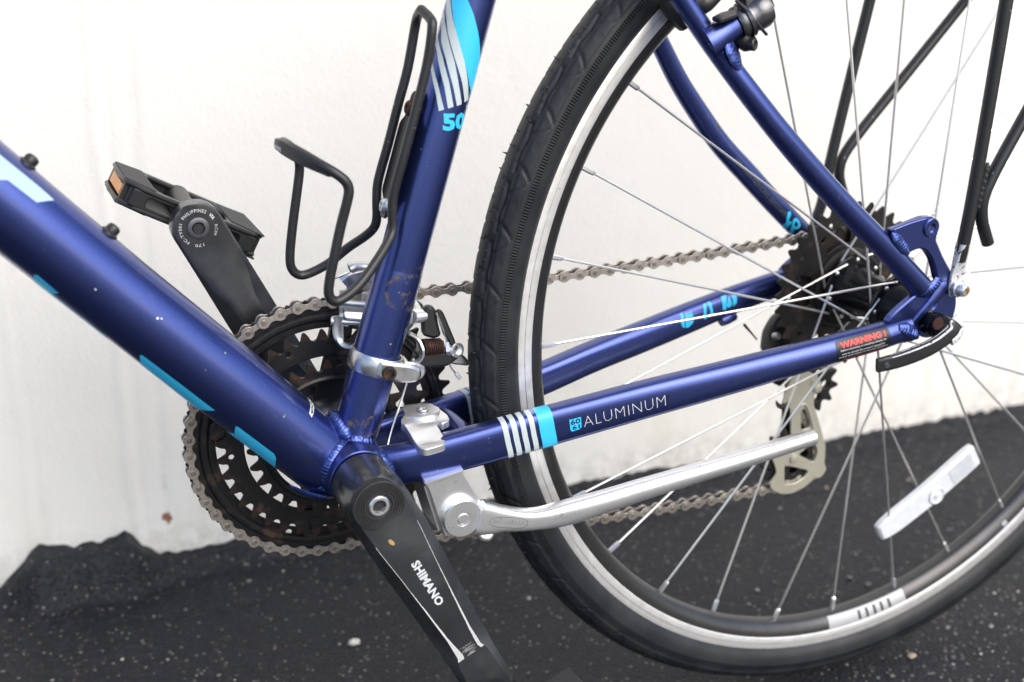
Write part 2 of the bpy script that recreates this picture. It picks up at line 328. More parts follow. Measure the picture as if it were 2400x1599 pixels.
# ------------------------------------------------------------------ the setting: wall, asphalt, grit
def wall_y(x): return 401.0-0.0189*(np.asarray(x, float)+68)
wallm = bpy.data.materials.new('white_wall_paint'); wallm.use_nodes = True
n = wallm.node_tree.nodes; l = wallm.node_tree.links; p = n['Principled BSDF']; p.inputs['Roughness'].default_value = 0.62
tc = n.new('ShaderNodeTexCoord')
def nz(sc_, det=4, src=None, st=None, ro=0.5):
    q = n.new('ShaderNodeTexNoise'); q.inputs['Scale'].default_value = sc_; q.inputs['Detail'].default_value = det; q.inputs['Roughness'].default_value = ro
    if st:
        mp = n.new('ShaderNodeMapping'); mp.inputs['Scale'].default_value = st; l.new(tc.outputs['Object'], mp.inputs[0]); l.new(mp.outputs[0], q.inputs['Vector'])
    else: l.new(tc.outputs['Object'], q.inputs['Vector'])
    return q
def rmp(src, a, b, c=0.0, d=1.0):
    q = n.new('ShaderNodeMapRange'); q.inputs[1].default_value = a; q.inputs[2].default_value = b; q.inputs[3].default_value = c; q.inputs[4].default_value = d; l.new(src, q.inputs[0]); return q.outputs[0]
def mixc(fac, a, b):
    q = n.new('ShaderNodeMix'); q.data_type = 'RGBA'; l.new(fac, q.inputs[0])
    for k, s in ((6, a), (7, b)):
        if isinstance(s, tuple): q.inputs[k].default_value = (*s, 1)
        else: l.new(s, q.inputs[k])
    return q.outputs[2]
c = mixc(rmp(nz(3).outputs[0], 0.35, 0.7), (0.84, 0.828, 0.79), (0.82, 0.808, 0.768))
c = mixc(rmp(nz(60, 5).outputs[0], 0.66, 0.76, 0, 0.2), c, (0.64, 0.63, 0.60))
c = mixc(rmp(nz(9, 6, st=(6, 1, 0.6)).outputs[0], 0.64, 0.82, 0, 0.14), c, (0.68, 0.65, 0.57))
c = mixc(rmp(nz(170, 3).outputs[0], 0.755, 0.78, 0, 0.8), c, (0.40, 0.36, 0.31))
sx = n.new('ShaderNodeSeparateXYZ'); l.new(tc.outputs['Object'], sx.inputs[0])
def ramp_abs(out, ctr, half):
    q = n.new('ShaderNodeMath'); q.operation = 'SUBTRACT'; l.new(out, q.inputs[0]); q.inputs[1].default_value = ctr
    a = n.new('ShaderNodeMath'); a.operation = 'ABSOLUTE'; l.new(q.outputs[0], a.inputs[0]); return rmp(a.outputs[0], half, 0, 0, 1)
def mul(a, b):
    q = n.new('ShaderNodeMath'); q.operation = 'MULTIPLY'; l.new(a, q.inputs[0]); l.new(b, q.inputs[1]); return q.outputs[0]
chip = mul(ramp_abs(sx.outputs[0], -0.074, 0.009), ramp_abs(sx.outputs[2], 0.052, 0.011))
c = mixc(rmp(mul(chip, rmp(nz(260, 4).outputs[0], 0.3, 0.6, 0.4, 1.3)), 0.30, 0.42), c, (0.26, 0.10, 0.05))
low = rmp(sx.outputs[2], 0.16, 0.0, 0, 1)
c = mixc(mul(low, rmp(nz(14, 5, st=(3, 1, 0.7)).outputs[0], 0.45, 0.75, 0, 0.6)), c, (0.66, 0.61, 0.50))
foot = rmp(sx.outputs[2], 0.060, 0.004, 0, 1)
c = mixc(mul(foot, rmp(nz(55, 8, ro=0.7).outputs[0], 0.42, 0.66, 0, 0.75)), c, (0.36, 0.35, 0.33))
drip = mul(ramp_abs(sx.outputs[0], -0.074, 0.003), ramp_abs(sx.outputs[2], 0.09, 0.09))
c = mixc(mul(drip, rmp(nz(30, 5, st=(1, 1, 4)).outputs[0], 0.4, 0.7, 0, 0.5)), c, (0.50, 0.42, 0.30))
l.new(c, p.inputs['Base Color'])
bm1 = n.new('ShaderNodeBump'); bm1.inputs['Strength'].default_value = 0.22; bm1.inputs['Distance'].default_value = 0.004; l.new(nz(28, 7, ro=0.55).outputs[0], bm1.inputs['Height'])
bm2 = n.new('ShaderNodeBump'); bm2.inputs['Strength'].default_value = 0.3; bm2.inputs['Distance'].default_value = 0.0015; l.new(nz(300, 4).outputs[0], bm2.inputs['Height']); l.new(bm1.outputs[0], bm2.inputs['Normal'])
l.new(bm2.outputs[0], p.inputs['Normal'])
xs = np.unique(np.concatenate([np.linspace(-1800, -320, 12), np.arange(-320, 0, 4.0), np.arange(0, 1200, 25.0), np.linspace(1200, 3200, 14)]))
zs = np.unique(np.concatenate([np.arange(-330, 420, 12.0), np.linspace(420, 2300, 18)]))
wob = lambda z, k: 2.2*np.sin(z*0.021+k)+1.3*np.sin(z*0.057+2*k)+0.6*np.sin(z*0.21+k)
def sst(x, a, b): t = np.clip((x-a)/(b-a), 0, 1); return t*t*(3-2*t)
V = []
for z in zs:
    x = xs
    d = 1.3*sst(x, -112+wob(z, 1), -106+wob(z, 1))+1.4*np.exp(-((x+104-wob(z, 1))/3.0)**2)-1.6*np.exp(-((x+95-wob(z, 2.2)*0.6)/4)**2)+2.0*sst(x, -72+wob(z, 2), -64+wob(z, 2))-0.6*np.exp(-((x+73-wob(z, 2))/2.5)**2)
    d += 1.2*sst(x, -206+wob(z, 4), -199+wob(z, 4))-0.9*np.exp(-((x+192-wob(z, 4)*0.5)/4)**2)
    d *= 0.7
    V.append(np.stack([x, wall_y(x)-d, np.full_like(x, z)], 1))
nf, nx = len(zs), len(xs); Vf = np.concatenate(V); Vb = Vf.copy(); Vb[:, 1] = wall_y(Vb[:, 0])+180
F = [(i*nx+j, i*nx+j+1, (i+1)*nx+j+1, (i+1)*nx+j) for i in range(nf-1) for j in range(nx-1)]
N = nf*nx
rim_idx = [j for j in range(nx)]+[i*nx+nx-1 for i in range(1, nf)]+[(nf-1)*nx+j for j in range(nx-2, -1, -1)]+[i*nx for i in range(nf-2, 0, -1)]
F += [(rim_idx[k], rim_idx[(k+1) % len(rim_idx)], N+rim_idx[(k+1) % len(rim_idx)], N+rim_idx[k]) for k in range(len(rim_idx))]
F += [(N+0, N+nx-1, N+nf*nx-1, N+(nf-1)*nx)]
wall = link('wall', to_mesh('wall', np.concatenate([Vf, Vb]), F, wallm, ang=30))
wall['label'] = 'white painted rendered wall with vertical seams behind the bicycle'; wall['category'] = 'wall'; wall['kind'] = 'thing'
# asphalt
asph = bpy.data.materials.new('asphalt'); asph.use_nodes = True
n = asph.node_tree.nodes; l = asph.node_tree.links; p = n['Principled BSDF']; tc = n.new('ShaderNodeTexCoord')
vo = n.new('ShaderNodeTexVoronoi'); vo.inputs['Scale'].default_value = 260; l.new(tc.outputs['Object'], vo.inputs['Vector'])
vo2 = n.new('ShaderNodeTexVoronoi'); vo2.inputs['Scale'].default_value = 700; l.new(tc.outputs['Object'], vo2.inputs['Vector'])
sv = n.new('ShaderNodeSeparateColor'); l.new(vo.outputs['Color'], sv.inputs[0])
c = mixc(rmp(nz(6, 6).outputs[0], 0.35, 0.68), (0.0045, 0.0056, 0.0092), (0.0086, 0.0100, 0.0142))
c = mixc(rmp(sv.outputs[0], 0.55, 1.0, 0, 0.7), c, (0.021, 0.022, 0.025))
c = mixc(mul(rmp(sv.outputs[1], 0.93, 0.95), rmp(vo.outputs['Distance'], 0.42, 0.30)), c, (0.17, 0.165, 0.16))
c = mixc(mul(rmp(sv.outputs[2], 0.955, 0.97), rmp(vo.outputs['Distance'], 0.40, 0.28)), c, (0.12, 0.085, 0.06))
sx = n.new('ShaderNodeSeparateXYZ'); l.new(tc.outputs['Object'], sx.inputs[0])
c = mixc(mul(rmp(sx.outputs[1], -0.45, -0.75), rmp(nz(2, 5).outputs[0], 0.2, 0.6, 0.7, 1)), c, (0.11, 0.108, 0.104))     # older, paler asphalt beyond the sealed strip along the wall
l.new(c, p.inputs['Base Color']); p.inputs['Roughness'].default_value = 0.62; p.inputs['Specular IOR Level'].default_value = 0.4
b1 = n.new('ShaderNodeBump'); b1.inputs['Strength'].default_value = 0.6; b1.inputs['Distance'].default_value = 0.0022; l.new(rmp(vo.outputs['Distance'], 0.0, 0.6, 1, 0), b1.inputs['Height'])
b2 = n.new('ShaderNodeBump'); b2.inputs['Strength'].default_value = 0.4; b2.inputs['Distance'].default_value = 0.001; l.new(vo2.outputs['Distance'], b2.inputs['Height']); l.new(b1.outputs[0], b2.inputs['Normal'])
l.new(b2.outputs[0], p.inputs['Normal'])
lx = [-900, -520, -420, -330, -270, -237, -225, -212, -198, -175, -156, -131, -117, -109, -101, -84, -69, -40, 0, 120, 260, 420, 640, 900, 1300, 2000]
lh = [6, 8, 18, 9, 14, 8, 15, 31, 45, 39, 38, 40, 44, 40, 26, 15, 11, 12, 13, 9, 7, 9, 6, 7, 6, 6]
gx = np.unique(np.concatenate([-np.geomspace(500, 90000, 14), np.arange(-500, 1500, 8.0), np.geomspace(1500, 90000, 14)]))
back = np.concatenate([[-90000, -30000, -9000, -4000, -2200], np.arange(-1500, -120, 24.0), np.arange(-120, 9, 4.0)])
V = []
gnx = len(gx); hx = np.interp(gx, lx, lh)+rng.normal(0, 1.7, gnx)*(np.abs(gx) < 1500)
jag = rng.normal(0, 3.0, gnx); jag = np.convolve(jag, np.ones(3)/3, 'same')
for k, o in enumerate(back):
    dist = -o+jag*(abs(o) < 100)
    f = 1-sst(dist, 16+hx*0.35, 26+hx*0.75)
    und = 1.2*np.sin(gx*0.013+o*0.02)+0.8*np.sin(gx*0.037-o*0.05)
    z = -GZ+hx*f+(und-1.5)*(1-f)*(np.abs(gx) < 1500)*(o > -1500)
    z = z+rng.normal(0, 0.8, gnx)*(o > -110)*(o < 4)*(np.abs(gx) < 1500)
    V.append(np.stack([gx, wall_y(gx)+o, z], 1))
# strip that carries the sheet on past the wall
V.append(np.stack([gx, wall_y(gx)+60, np.full(gnx, -GZ-30)], 1)); V.append(np.stack([gx, wall_y(gx)+90000, np.full(gnx, -GZ-30)], 1))
nr = len(V); F = [(i*gnx+j, i*gnx+j+1, (i+1)*gnx+j+1, (i+1)*gnx+j) for i in range(nr-1) for j in range(gnx-1)]
GV = np.concatenate(V)
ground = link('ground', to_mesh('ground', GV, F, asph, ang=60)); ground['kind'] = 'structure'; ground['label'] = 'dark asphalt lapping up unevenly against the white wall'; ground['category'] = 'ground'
# loose grit
gritmat = bpy.data.materials.new('grit'); gritmat.use_nodes = True
n = gritmat.node_tree.nodes; l = gritmat.node_tree.links; p = n['Principled BSDF']; p.inputs['Roughness'].default_value = 0.45
at = n.new('ShaderNodeAttribute'); at.attribute_name = 'tone'; l.new(at.outputs['Color'], p.inputs['Base Color'])
bmx = bmesh.new(); bmesh.ops.create_icosphere(bmx, subdivisions=1, radius=1); ico_v = np.array([q.co[:] for q in bmx.verts]); ico_f = [tuple(q.index for q in f.verts) for f in bmx.faces]; bmx.free()
GVV, GFF, TON = [], [], []
def ground_z(x, y):
    o = y-wall_y(x); h = np.interp(x, lx, lh); f = 1-sst(-o, 16+h*0.35, 26+h*0.75)
    return -GZ+h*f+(1.2*math.sin(x*0.013+o*0.02)+0.8*math.sin(x*0.037-o*0.05)-1.5)*(1-f)
k = 0
for i in range(1500):
    x = rng.uniform(-330, 1150); y = rng.uniform(-260, 388)
    if i % 3 == 0: x = rng.normal(590, 130); y = rng.normal(-20, 85)
    if y > wall_y(x)-14: continue
    r = min(4.2, 0.55+rng.gamma(1.3, 0.42)); A3 = rng.normal(size=(3, 3)); q, _ = np.linalg.qr(A3)
    v = (ico_v*(1+rng.normal(0, 0.13, (len(ico_v), 1))))@q*np.array([1.25, 1, 0.75])*r
    v += np.array([x, y, ground_z(x, y)+r*0.28]); GVV.append(v); GFF += [tuple(a+k for a in f) for f in ico_f]; k += len(v)
    t = rng.choice([0.08, 0.14, 0.22, 0.34, 0.52], p=[0.42, 0.30, 0.17, 0.08, 0.03]); tint = np.array([1, 0.97, 0.93]) if rng.random() < 0.75 else np.array([1, 0.85, 0.66])
    TON += [(*(t*tint), 1)]*len(v)
me = to_mesh('grit', np.concatenate(GVV), GFF, gritmat); ca = me.color_attributes.new('tone', 'FLOAT_COLOR', 'POINT'); ca.data.foreach_set('color', np.array(TON, dtype=np.float32).ravel())
grit = link('gravel', me); grit['kind'] = 'stuff'; grit['label'] = 'loose pale grit scattered over the dark asphalt'; grit['category'] = 'gravel'
# three larger pebbles
def pebble(x, y, r, tone, label):
    v = ico_v*(1+rng.normal(0, 0.10, (len(ico_v), 1)))*np.array([1.35, 1.0, 0.7])*r
    me = to_mesh('pebble', v+np.array([x, y, ground_z(x, y)+r*0.45]), ico_f, mat('pebble_stone', tone, 0, 0.5, var=0.2, vscale=300), ang=180)
    o = link('pebble', me); o['label'] = label; o['category'] = 'pebble'; o['group'] = 'pebbles on the asphalt'
pebble(56.9, 190.8, 5.0, (0.62, 0.60, 0.54), 'largest pale pebble on the asphalt left of the black crank arm')
# ------------------------------------------------------------------ frame
TB = {k: Tube(**v) for k, v in TUBES.items()}
dt = add('down_tube', tube_mesh(TB['down_tube'], 56), paint, bike)
st = add('seat_tube', tube_mesh(TB['seat_tube'], 44), paint, bike)
# slightly thicker lower length of the seat tube, with a soft step where the tube is butted
SB = TB['seat_tube']; s_step = 322.0
th = np.linspace(0, 2*math.pi, 44, endpoint=False); V = []
prof = [(s_step-3, 0.0), (s_step, 0.30), (s_step+4, 0.45), (SB.s[-1]-18, 0.45)]
for s, o in prof: V.append(SB.surf(np.full(44, s), th, o))
add('butted_sleeve', (np.concatenate(V), ring_grid(len(prof), 44, cap=False)), paint, st)
csl = add('chain_stay', tube_mesh(TB['stay_l'], 44), paint, bike); csr = add('chain_stay', tube_mesh(TB['stay_r'], 44), paint, bike)
ssl = add('seat_stay', tube_mesh(TB['sstay_l'], 32), paint, bike); ssr = add('seat_stay', tube_mesh(TB['sstay_r'], 32), paint, bike)
bbs = add('bottom_bracket_shell', lathe([(-34, 17.6), (-34, 20.2), (-33.3, 20.9), (-31.5, 21.1), (31.5, 21.1), (33.3, 20.9), (34, 20.2), (34, 17.6)], (0, 0, 0), (0, 1, 0), 56), paint, bike)
add('rusty_cup', lathe([(-30, 17.6), (-34.4, 17.6), (-34.8, 17.2), (-34.8, 15.6), (-33.6, 15.0), (-30, 15.0)], (0, 0, 0), (0, 1, 0), 48), rust, bbs)
for i in range(20):
    a = i*2*math.pi/20; c_, s_ = math.cos(a), math.sin(a)
    if i == 0: cup_n = []
    cup_n.append(box((15.6*c_, -34.9, 15.6*s_), (0.9*c_, 0, 0.9*s_), (0, 0.5, 0), (-1.3*s_, 0, 1.3*c_)))
add('cup_notches', join(*cup_n), dark_steel, bbs)
# welds round the bottom bracket: intersection curves of the tubes with the shell
def weld_curve(tb, shell_r, a0, a1, n=40, side=0, grow=1.2):
    P_, N_ = [], []
    for t in np.linspace(a0, a1, n):
        S = np.linspace(tb.s[-1]*0.5, tb.s[-1], 300) if side == 0 else np.linspace(0, tb.s[-1]*0.3, 300)
        P = tb.surf(S, np.full(300, t), grow*0.5); rr = np.hypot(P[:, 0], P[:, 2]); i = int(np.argmin(np.abs(rr-shell_r-grow)))
        q = P[i]; nt_ = q-tb.at(tb.c, S[i]); nt_ = nt_-tb.at(tb.ax, S[i])*(nt_@tb.at(tb.ax, S[i])); nt_ /= np.linalg.norm(nt_); ns = np.array([q[0], 0, q[2]])/np.hypot(q[0], q[2])
        P_.append(q); N_.append(nt_+ns*0.8)
    return P_, N_
def tube_weld(tb, a0, a1, half, parent, side=0, **k):
    P_, N_ = weld_curve(tb, 21.1, a0, a1, side=side); add('weld', bead(P_, half, np.array(N_), **k), weldm, parent, ang=50)
tube_weld(TB['down_tube'], -1.9, 1.95, 4.4, dt); tube_weld(TB['seat_tube'], -2.3, 1.7, 4.0, st); tube_weld(TB['stay_l'], -2.0, 1.6, 4.2, csl, side=1)
add('weld', bead([(-8.2, 6, 35.0), (-7.2, 0, 33.0), (-6.0, -5, 30.8), (-4.8, -9.5, 28.0), (-3.4, -13.5, 25.2), (-2.6, -17, 23.6)], 5.0, (-0.3, -0.75, 0.6), height=3.4), weldm, dt, ang=50)
add('weld', bead([(-42, -8, -8.6), (-35, -14.5, -11.4), (-28, -19.5, -13.6), (-20, -23.5, -15)], 4.2, (0, -0.75, -0.66), height=2.6), weldm, bbs, ang=50)
# chain stay bridge
add('stay_bridge', wire([(80, -30, 11), (80, -10, 12), (80, 10, 11), (80, 30, 8)], 8.0, 20), paint, bike)
# decals
DC = {
'dt_white': [(169.4, -1.001), (175.1, -0.953), (180.2, -0.953), (200.9, -0.973), (212.8, -0.956), (205.4, -0.588), (186.0, -0.556), (182.9, -0.444), (150, -0.305), (150, -1.0)],
'dt_c1': [(233.2, 0.90), (234.4, 0.80), (250.4, 0.850), (249.4, 1.03), (250.5, 1.50), (240.8, 1.50)],
'dt_line': [(240.5, 1.20), (246.5, 1.13), (281.2, 1.15), (289.5, 1.12), (295, 1.60), (240, 1.60)],
'dt_c2': [(311.0, 0.799), (312.0, 0.748), (340, 0.72), (370.9, 0.698), (368.8, 0.889), (365.5, 1.25), (372, 1.6), (326, 1.6), (317.5, 1.177)],
'dt_c3': [(388.7, 0.693), (390.1, 0.654), (421.5, 0.635), (425.6, 0.718), (436.8, 1.301), (443, 1.6), (401, 1.6), (391.5, 1.25), (394.4, 1.016)],
'dt_sticker': [(419.6, -1.82), (423.4, -1.75), (425.6, -1.480), (426.0, -1.280), (425.7, -0.996), (425.2, -0.836), (422.2, -0.901), (422.3, -1.230), (421.4, -1.543)],
'st_cyan': [(120, 2.1), (118, 1.45), (141.5, 0.537), (148.9, 0.160), (160.6, -0.325), (176.0, -0.941), (197.2, -1.35), (197.2, -0.961), (191.6, -0.552), (182.4, -0.158), (168.3, 0.427), (156.4, 0.867), (144.0, 1.264)],
'st_w0': [(137, 1.75), (144.2, 1.339), (155.7, 0.916), (167.4, 0.442), (179.2, -0.024), (189.2, -0.389), (200.6, -0.786), (202.9, -0.546), (190.9, -0.119), (177.5, 0.447), (164.2, 0.992), (147.3, 1.568), (142, 1.8)],
'st_w1': [(152, 1.65), (154.7, 1.45), (165.1, 1.008), (180.1, 0.401), (194.0, -0.042), (204.3, -0.403), (206.2, -0.181), (195.0, 0.200), (179.9, 0.782), (170.4, 1.213), (162.7, 1.443), (157, 1.7)],
'st_w2': [(166, 1.65), (170.9, 1.381), (179.5, 0.926), (192.3, 0.432), (207.1, -0.039), (209.1, 0.167), (196.5, 0.543), (185.3, 0.988), (177.2, 1.317), (172, 1.7)],
'st_w3': [(182, 1.60), (186.4, 1.305), (195.9, 0.845), (210.4, 0.311), (212.2, 0.502), (201.5, 0.839), (190.2, 1.329), (187, 1.65)],
}
for k_, poly in DC.items():
    tb, pr = (TB['down_tube'], dt) if k_[:2] == 'dt' else (TB['seat_tube'], st)
    decal('decal', tb, poly, {'dt_white': pale_d, 'dt_sticker': white_d, 'st_w0': white_d, 'st_w1': white_d, 'st_w2': white_d, 'st_w3': white_d}.get(k_, cyan), pr, off=0.18)
tube_text('lettering', TB['down_tube'], 'EN', (423.6, -0.95), (422.4, -1.42), (425.2, -1.0), letter_k, dt, off=0.3, bold=0.3)
tube_text('lettering', TB['seat_tube'], '50', (223.6, 0.13), (219.2, -1.06), (212.8, 0.36), cyan, st, off=0.2, bold=0.45)
for d_ in (0, 1, 2):
    decal('decal', TB['seat_tube'], [(204.6-d_*1.2, -0.72-d_*0.13), (204.4-d_*1.2, -0.77-d_*0.13), (207.6-d_*1.2, -0.97-d_*0.13), (207.8-d_*1.2, -0.92-d_*0.13)], white_d, st, off=0.2)
def band(tb, pr, s0, s1, mt, a=-2.3, b=2.3, lean=1.6):
    decal('decal', tb, [(s0-lean*0.3, a), (s1-lean*0.3, a), (s1, 0), (s1+lean, b), (s0+lean, b), (s0, 0)], mt, pr, off=0.22, step=(2.5, 0.09))
for a_, b_, mt in ((92.3, 96.1, white_d), (98.5, 102.4, white_d), (104.8, 108.6, white_d), (111.2, 114.8, white_d), (117.6, 128.4, cyan)):
    band(TB['stay_l'], csl, a_, b_, mt)
    band(TB['stay_r'], csr, a_, b_, mt, -2.3, 2.3)
SL = TB['stay_l']
decal('decal', SL, [(139.4, -0.52), (141, -0.47), (144.5, -0.49), (148.0, -0.47), (147.6, 0.32), (146.4, 0.47), (140.4, 0.50), (139.3, 0.36)], cyan, csl, off=0.2)
tube_text('lettering', SL, '60', (140.0, -0.02), (147.2, -0.02), (140.1, -0.44), letter_navy, csl, off=0.32, bold=0.25)
tube_text('lettering', SL, '61', (140.8, 0.42), (146.4, 0.42), (140.9, 0.04), letter_navy, csl, off=0.32, bold=0.25)
tube_text('lettering', SL, 'ALUMINUM', (149.6, 0.42), (211.6, 0.44), (149.6, -0.42), letter_w, csl, off=0.2, bold=-0.26, space=1.08)
tube_text('lettering', SL, 'P.LITE', (214.6, 0.44), (214.2, -0.36), (212.3, 0.44), letter_k, csl, off=0.2, bold=0.1)
decal('warning_sticker', SL, [(351.2, -0.80), (352.2, -0.95), (372, -1.0), (396.6, -1.02), (397.2, -0.65), (397.4, 0.9), (396, 1.05), (355, 1.05), (352.6, 0.9), (350.9, -0.255)], stickerk, csl, off=0.2, label='black warning sticker with red and white print')
tube_text('lettering', SL, 'WARNING !', (354.6, -0.32), (393.6, -0.34), (354.6, -0.80), letter_r, csl, off=0.34, bold=0.45)
for tx, a_, b_, s0, s1, mt in (('Before removing or installing wheels, be', -0.06, -0.24, 354.2, 393.2, letter_w), ('sure to consult the owner\u2019s manual for', 0.20, 0.03, 355.4, 392, letter_w), ('proper quick-release or thru-axle operation.', 0.46, 0.28, 353.2, 395.2, letter_w), ('DO NOT REMOVE THIS LABEL!', 0.74, 0.58, 358.4, 391, letter_r)):
    tube_text('lettering', SL, tx, (s0, a_), (s1, a_), (s0, b_), mt, csl, off=0.34, bold=0.12)
tube_text('lettering', TB['sstay_r'], 'VIBRATION REDUCING SEATSTAYS', (312, 0.40), (388, 0.44), (312, -0.05), letter_dim, ssr, off=0.2)
SR = TB['stay_r']
GL = {
'g_i': [(290.4, -0.965), (292.0, -0.965), (292.8, -0.801), (291.4, 0.186), (289.4, 0.054), (288.4, -0.313)],
'g_e1': [(294.2, -0.829), (301.5, -0.833), (301.1, -0.754), (293.9, -0.749)],
'g_e2': [(294.2, -0.706), (301.1, -0.698), (300.7, -0.423), (293.3, -0.515)],
'g_e3': [(293.1, -0.425), (296.4, -0.359), (300.7, -0.184), (299.8, 0.062), (295.5, 0.277), (292.3, 0.220)],
'g_o1': [(313.3, -0.956), (315.3, -0.998), (317.0, -0.971), (316.3, -0.820), (314.9, -0.669), (313.3, 0.007), (313.4, 0.184), (311.2, 0.160), (310.5, -0.092)],
'g_o2': [(318.0, -1.017), (320.3, -1.010), (321.4, -0.862), (320.5, -0.498), (320.6, -0.129), (318.0, 0.176), (315.1, 0.118), (315.3, -0.004), (317.7, -0.172), (318.0, -0.525), (317.9, -0.771), (317.1, -0.845)],
'g_a1': [(332.2, -1.026), (337.6, -1.047), (335.2, -0.550), (333.4, 0.066), (330.2, -0.017), (331.0, -0.576)],
'g_a2': [(339.5, -0.854), (339.8, -0.561), (340.4, -0.228), (338.8, -0.033), (336.4, 0.000), (334.3, -0.155), (334.8, -0.355), (337.2, -0.640)],
'g_a3': [(342.4, -1.033), (347.0, -0.892), (346.4, -0.621), (344.9, -0.138), (341.0, 0.044), (341.4, -0.461)],
'v_v': [(387.5, -0.110), (389.9, -0.358), (392.1, -0.160), (393.6, 0.238), (395.2, 0.396), (397.7, 0.232), (398.4, 0.355), (400.8, 0.961), (401.5, 1.265), (401.5, 1.696), (398.0, 1.428), (395.7, 1.068), (394.4, 0.675), (389.8, 0.228)],
'v_r': [(396.9, -0.037), (399.1, -0.338), (404.3, -0.305), (407.2, -0.091), (407.9, 0.111), (407.4, 0.416), (405.5, 0.584), (409.7, 0.976), (408.4, 1.324), (403.7, 0.868), (400.9, 0.552), (398.5, 0.231)],
}
for k_, poly in GL.items():
    decal('lettering', TB['sstay_r'] if k_[0] == 'v' else SR, poly, cyan, ssr if k_[0] == 'v' else csr, off=0.2, step=(3, 0.1))
decal('lettering', TB['sstay_r'], [(400.2, 0.02), (402.6, -0.08), (404.8, 0.06), (404.6, 0.26), (402.0, 0.30)], paint, ssr, off=0.34, step=(3, 0.1))
# bare chips in the paint
for tb, pr, s_, a_, w_, h_ in ((TB['seat_tube'], st, 405.5, 0.35, 2.4, 0.11), (TB['seat_tube'], st, 403.8, -0.45, 0.9, 0.10), (TB['down_tube'], dt, 301, -0.28, 1.2, 0.035), (TB['down_tube'], dt, 303, -0.33, 0.8, 0.03), (TB['down_tube'], dt, 262, 0.10, 0.9, 0.03)):
    pts = [(s_+w_*math.cos(t)*rng.uniform(0.4, 1.1), a_+h_*math.sin(t)*rng.uniform(0.4, 1.1)) for t in np.linspace(0, 2*math.pi, 11)[:-1]]
    decal('paint_chip', tb, pts, scratch, pr, off=0.16)
# bolts on the down tube
DTB = TB['down_tube']
for s_ in (191.3, 251.5):
    o = DTB.at(DTB.c, s_); t = -DTB.at(DTB.e2, s_); b0 = o+t*24.4
    bo = add('boss_bolt', lathe([(0, 5.6), (1.2, 5.4), (1.8, 4.4), (2.0, 4.2), (4.8, 4.1), (6.0, 3.3), (6.5, 2.0), (6.2, 1.7), (4.6, 1.6)], b0, t, 24), black, bike)
# dropouts
slot = [(446.1, 88.2), (446.4, 80.8), (440.7, 76.6), (436.2, 72.4), (435.1, 66.4), (431.6, 65.0), (424.9, 70.3), (425.5, 73.3), (433.8, 80.1), (438.5, 83.4)]
outl = [(399, 72.5), (407.6, 80.6), (416.5, 86.5), (423.5, 91.2), (431.6, 92.9), (441.0, 99.2), (449.4, 101), (457.8, 97.4), (464.1, 88.6), (466.6, 80), (465.7, 69.2), (461.4, 60.4), (450, 55.0), (440.1, 54.6), (431, 59), (421, 64), (408.9, 66)]
for y_ in (-67.0, 67.0):
    d_ = add('dropout', plate([rounded(outl, 5)] + ([rounded(slot, 2.5)] if y_ < 0 else []), y_, 6.5, 1.0), paint, bike)
    if y_ < 0:
        left_do = d_
        # raised lip along the slot's front edge and the yoke that joins the two stays
        add('yoke', wire([(424, -66, 66), (430, -67.5, 74.5), (437, -68, 82), (444, -68, 89.5), (449, -67.5, 96), (452, -67, 102)], 1, m=14, flat=[(4.4, 3.4), (4.6, 3.4), (4.8, 3.8), (5.4, 5.0), (5.6, 5.6), (4.6, 4.6)]), paint, d_)
        tab = [(390.7, 145.3), (395.6, 146.0), (420.8, 152.2), (429.2, 151.8), (435.4, 146.3), (436.4, 139.5), (434.6, 134.3), (444.8, 119.2), (454.6, 107.2), (458.6, 98.2), (444.6, 98.2), (440.4, 104.3), (438.2, 110.5), (433.4, 119.3), (426.9, 126.2), (421.3, 128.6), (415.3, 127.6), (410.5, 125.6), (409, 121.3)]
        add('brake_tab', plate([rounded(tab, 3), circle(427.6, 143.8, 3.4, 18)], -68.5, 7.5, 1.2), paint, d_)
        add('tab_rim', join(lathe([(-5.2, 3.5), (-5.4, 6.4), (-4.6, 7.2), (4.2, 7.2), (4.2, 3.5)], (427.6, -68.5, 143.8), (0, 1, 0), 28), wire([(393, -71.6, 145), (406, -71.8, 148.4), (421, -72, 151)], 1.1, 8)), paint, d_)
        add('weld', bead([(393, -71.0, 144), (399, -71.6, 137.4), (405, -71.6, 131.2), (411, -71, 125)], 5.4, (0.25, -0.92, 0.3), height=3.0), weldm, d_, ang=50)
        add('weld', bead([(425, -70.0, 91.5), (431, -71, 92.5), (438, -71.4, 95.5), (444, -70.6, 101), (447, -70, 106)], 5.0, (0.1, -0.97, -0.2), height=3.2), weldm, d_, ang=50)
        add('weld', bead([(409, -73.5, 68.6), (416, -73.8, 66.2), (423, -73.4, 63), (431, -71.6, 58.5)], 6.4, (0.1, -0.95, 0.3), height=3.4), weldm, d_, ang=50)
        add('stay_tip', wire([(412, -67, 62.2), (420, -67.4, 61), (428, -67.6, 58.6), (434, -67.8, 55.8)], [8.4, 7.8, 5.4, 1.6], 18), paint, d_)
# cable stop under the right chain stay
add('cable_stop', join(wire([(338, 55, 40.5), (345, 56, 42.0), (352, 57, 43.5)], [4.2, 4.8, 4.2], 16), wire([(342, 57, 44), (345, 57, 48), (347, 58, 52)], 3.6, 14)), paint, csr)
